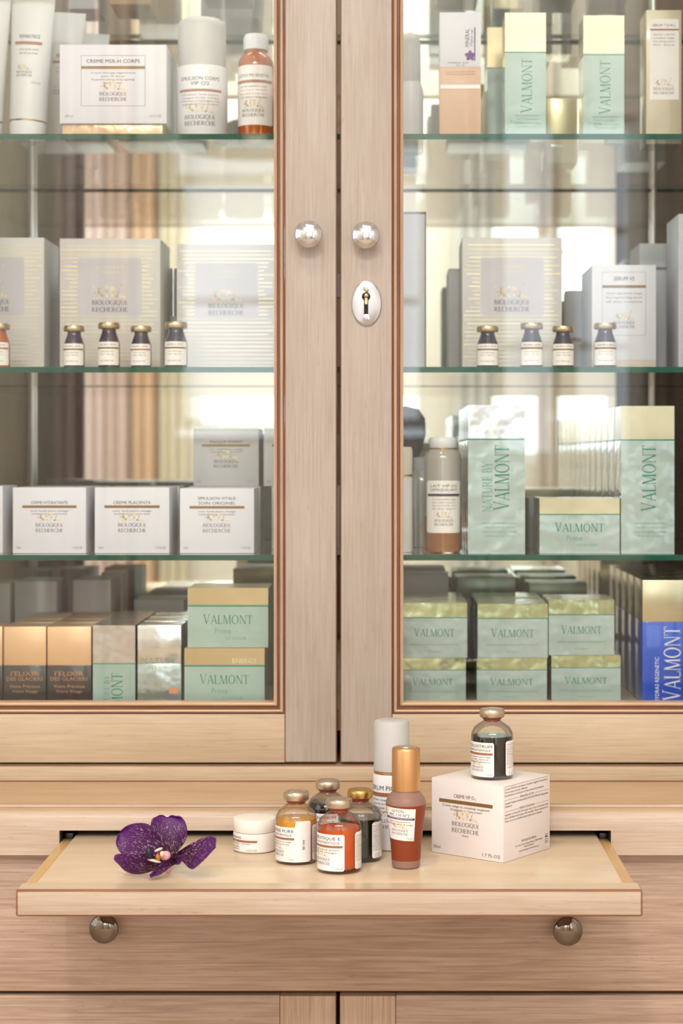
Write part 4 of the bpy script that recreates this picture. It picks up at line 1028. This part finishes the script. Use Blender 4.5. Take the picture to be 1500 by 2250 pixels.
# ---- first shelf (top one in view), left
def tube(label, px, Y, rpx, top, lean, art=True, wide=1.2, group=None):
    """squeeze tube standing on its cap: round below, flattened crimp on top"""
    r = rpx*Y/F; c = W(px, top, Y); H = c.z-z1_
    t = thing('squeeze_tube', label, 'tube', (c.x, Y, z1_+EPS+r*.9*math.sin(lean)), 0, group); t.rotation_euler = (0, lean, 0)
    lathe('cap', [(0, 0), (r*.9, 0), (r*.94, .001), (r*.98, .0195), (0, .0195)], PLAST, t, 40)
    lathe('gold_ring', [(r*.98, .0195), (r*.99, .0203), (r*.98, .0211)], MATS['thin_gold'], t, 40)
    V, Fc = [], []; n, m = 40, 24; z0 = .0211
    def pt(a, f):
        k = max(0, (f-.15)/.85); rx = r*(1+(wide-1)*k); ry = r*(1-k**1.3)+.0006; return (rx*math.cos(a), ry*math.sin(a), z0+f*(H-z0))
    for j in range(m+1):
        for i in range(n): V.append(pt(2*PI*i/n, j/m))
    Fc = [(j*n+i, j*n+(i+1) % n, (j+1)*n+(i+1) % n, (j+1)*n+i) for j in range(m) for i in range(n)]+[tuple(range(m*n, m*n+n))]
    new_obj('tube_body', V, Fc, mat('tube_white', (218, 217, 218), .42), t, smooth=60)
    if art:
        A = Art(); w = 2*r*.9
        A.text(INK, 'REPARATRICE', 0, .083, .0038, width=w*.66); A.rect(BARBR, -w*.5, .0765, w*.42, .0795, 10)
        for i in range(2): A.text(INKS, ['soin apres soleil', 'after sun care cream'][i], 0, .0705-.004*i, .002, width=w*.6)
        A.brand(INK, -w*.1, .0430, w*.52); A.text(INKS, '3.5 FL.OZ', w*.45, .036, .002, 'r')
        def mp(u, v, l):
            f = (v+.02)/(H-z0) if False else min(1, v/(H-z0)); k = max(0, (f-.15)/.85); rx = r*(1+(wide-1)*k); ry = r*(1-k**1.3)+.0006
            a = u/(rx*1.05); return ((rx+l)*math.sin(a), -(ry+l+.0002)*math.cos(a), z0+v)
        A.build(t, mp)
    return t
tube('large white tube standing on its cap, cut by the left edge, upper shelf', -38, 1.865, 42, -34, d2(2.5))
tube('large white tube with brown bar standing on its cap left of the white carton', 60, 1.868, 41, -34, d2(2.5))
tube('shorter white tube half hidden behind the large tube and the carton', 133, 1.955, 33, 30, d2(3))
tube('smallest white tube whose crimp shows above the carton corner', 190, 2.03, 30, 76, d2(3), art=False)
def art_cosine(A, w, h):
    A.outline(INKS, -w*.30, h*.22, w*.30, h*.86, w*.003)
    A.text(INK, 'CREME MSR-H CORPS', 0, h*.765, h*.045, width=w*.50); A.rect(BAR, -w*.30, h*.69, w*.30, h*.725)
    for i in range(4): A.text(INKS, ['Creme anti-age regenerante', 'pour le corps', 'Regenerating anti-ageing', 'body cream'][i], 0, h*(.63-.042*i), h*.022, width=w*[.42, .22, .40, .18][i])
    A.brand(INK, 0, h*.285, w*.26); A.text(INKS, '200 ml', -w*.45, h*.08, h*.03, 'l'); A.text(INKS, '6.8 FL.OZ', w*.45, h*.08, h*.03, 'r')
zpk = W(0, 272, 1.835).z
carton('flat tan and foil carton lying under the wide white carton, upper shelf', 137, 357, 272, z1_, 1.838, .085, [(0, 1, mat('tan_foil', (206, 178, 146), .25, .4, bump=.4, bump_scale=60), 'body')])
carton('wide white body cream carton with framed print beside the tubes, upper shelf', 131, 366, 98, zpk, 1.835, .09, ws, art_cosine)
bottle('white pump bottle with domed frosted cap beside the wide carton, upper shelf', 444, 1.875, z1_, 56, 42,
       [('bottle_body', PLAST, [(0, 0), (.96, 0), (1, .01), (1, .585), (.97, .60), (0, .60)]), ('frosted_cap', FROST, [(.93, .60), (.94, .61), (.94, .93), (.88, .97), (.7, .99), (0, 1)]),
        ('pump_head', PLAST, [(.55, .60), (.5, .68), (.38, .70), (.34, .9), (.3, .92), (0, .92)])], None)
c = W(444, 42, 1.875); t = [o for o in bpy.data.objects if o.get('label', '').startswith('white pump bottle with domed')][0]
r = 56*1.875/F; A = Art(); H = c.z-z1_; w = r*2.2
A.text(INK, 'EMULSION CORPS', 0, H*.475, H*.028, width=w*.74); A.text(INK, 'VIP O2', 0, H*.435, H*.028, width=w*.34); A.rect(BARBR, -w*.42, H*.385, w*.42, H*.405, 12)
for i in range(4): A.text(INKS, ['Emulsion hydratante', 'oxygenante corps', 'Moisturising and', 'oxygenating body emulsion'][i], 0, H*(.355-.025*i), H*.013, width=w*.7)
A.brand(INK, 0, H*.12, w*.58); A.build(t, bend(r, 0, 0))
bottle('amber glass bottle with white cap beside the middle stile, upper shelf', 562, 1.88, z1_, 39.5, 78,
       [('bottle_body', AMBERB, [(0, 0), (.92, 0), (1, .02), (1, .70), (.97, .76), (.80, .81), (.60, .84)]), ('gold_ring', MATS['thin_gold'], [(.62, .835), (.66, .845), (.62, .86)]), ('cap', PLAST, [(.6, .855), (.70, .86), (.70, .96), (.62, 1), (0, 1)])],
       (-82, 70, .16, .70), art_lab(['LOTION P50 SENSITIVE'], BARBR))

# ---- first shelf, right
def art_tan(A, w, h):
    A.text(INK, 'MINERAL', w*.22, h*.80, w*.10, rot=True, width=h*.14); A.text(PURI, 'Make-up', w*.30, h*.80, w*.06, rot=True, width=h*.13)
    A.rect(INK, w*.34, h*.62, w*.365, h*.88)
    for a in range(5): A.leaf(PURI, w*.24, h*.66, w*.14, a*1.256+.3, .4)
    A.text(INK, 'MINERAL SUN', -w*.05, h*.60, h*.012, width=w*.5); A.text(INK, 'SPF 30', 0, h*.58, h*.011, width=w*.2)
    for i in range(2): A.text(BARBR, ['HIGH PROTECTION', 'TINTED SUN CREAM'][i], 0, h*(.53-.02*i), h*.011, width=w*.7)
    A.rect(WHINK, -w*.48, h*.405, w*.48, h*.435)
    A.text(WHINK, 'DUNE', 0, h*.455, h*.012, width=w*.2); A.text(WHINK, '50 ml', 0, h*.03, h*.012, width=w*.25)
carton('white and tan slim carton with violet blossom print, leftmost on the upper shelf right', 966, 1057, 27, z1_, 1.852, .045, [(0, .575, TAN, 'body'), (.575, 1, WHITE, 'upper_band')], art_tan, rz=d2(-1))
carton('tan slim carton turned behind the violet blossom carton, upper shelf right', 968, 1054, 60, z1_, 1.925, .045, [(0, .575, TAN, 'body'), (.575, 1, WHITE, 'upper_band')])
def art_mt(A, w, h):
    art_mint_tall(A, w, h, (.225, .65), .04); A.text(TEALI, 'Prime', -w*.22, h*.14, h*.03, width=w*.3)
carton('tall mint carton with pale gold top, left of two on the upper shelf', 1109, 1199, 28, z1_, 1.86, .045, mint_segs(MATS['cream_gold_foil'], TEALF, .70, .01), art_mt)
carton('tall mint carton with pale gold top, right of two on the upper shelf', 1281, 1371, 34, z1_, 1.866, .045, mint_segs(MATS['cream_gold_foil'], TEALF, .70, .01), art_mt)
carton('mint and gold carton standing at the back left of the two tall mint ones', 1070, 1115, 60, z1_, 1.975, .06, mint_segs(GOLDF, TEALF, .70, .01))
carton('low pale gold carton at the back between the two tall mint cartons', 1200, 1268, 216, z1_, 1.99, .07, [(0, .3, TEALF, 'body'), (.3, 1, mat('pale_yellow_foil', (222, 212, 168), .3, .5), 'foil_band')])
carton('low pale gold carton at the back beside the violet blossom carton', 1062, 1098, 200, z1_, 1.995, .07, [(0, .3, TEALF, 'body'), (.3, 1, MATS['pale_yellow_foil'], 'foil_band')])
def art_beige(A, w, h):
    A.rect(WHITEL, -w*.40, h*.33, w*.42, h*.93)
    A.text(INK, 'SERUM T.E.W.L', 0, h*.875, h*.018, width=w*.66); A.rect(BARBR, -w*.4, h*.845, w*.42, h*.857)
    for i in range(4): A.text(INKS, ['Serum nutritif', 'complexe visage', 'Nourishing serum', 'for face'][i], 0, h*(.81-.026*i), h*.012, width=w*.6)
    A.brand(INK, 0, h*.37, w*.6)
carton('tall beige carton with white label at the right end of the upper shelf', 1419, 1497, 22, z1_, 1.87, .045, [(0, 1, BEIGE, 'body')], art_beige)
# white figure-like pump at the right stile
bottle('white frosted pump bottle at the right door stile, upper shelf', 900, 1.93, z1_, 30, 70,
       [('bottle_body', PLAST, [(0, 0), (.96, 0), (1, .01), (1, .5), (.8, .58)]), ('frosted_cap', FROST, [(.8, .58), (.78, .9), (.6, .97), (0, 1)])])

# ---- uppermost shelf, only undersides in view
tops = [(345, 430, 1.90, .06, .10, GREYC, 'grey carton on the topmost shelf, underside seen left of the dark one'),
        (352+90, 548, 1.95, .07, .10, GREYD, 'dark grey carton on the topmost shelf above the frosted pump cap'),
        (240, 330, 2.0, .07, .12, TAN, 'tan carton on the topmost shelf above the wide white carton'),
        (150, 215, 2.02, .06, .10, WHITE, 'white carton on the topmost shelf above the tubes'),
        (960, 1050, 1.97, .06, .10, MATS['cream_cap'], 'cream carton on the topmost shelf above the violet blossom carton'),
        (1180, 1270, 1.96, .08, .10, MATS['grey_green_foil'], 'grey green carton on the topmost shelf between the tall mint ones'),
        (1300, 1380, 1.98, .07, .10, WHITE, 'white carton on the topmost shelf above the right tall mint one'),
        (1085, 1150, 2.02, .06, .12, GOLDF, 'gold carton on the topmost shelf above the left tall mint one')]
for a, b, y, d, h_, m, lab in tops:
    carton(lab, a, b, 0, z0_, y, d, [(0, 1, m, 'body')], None, h=h_)
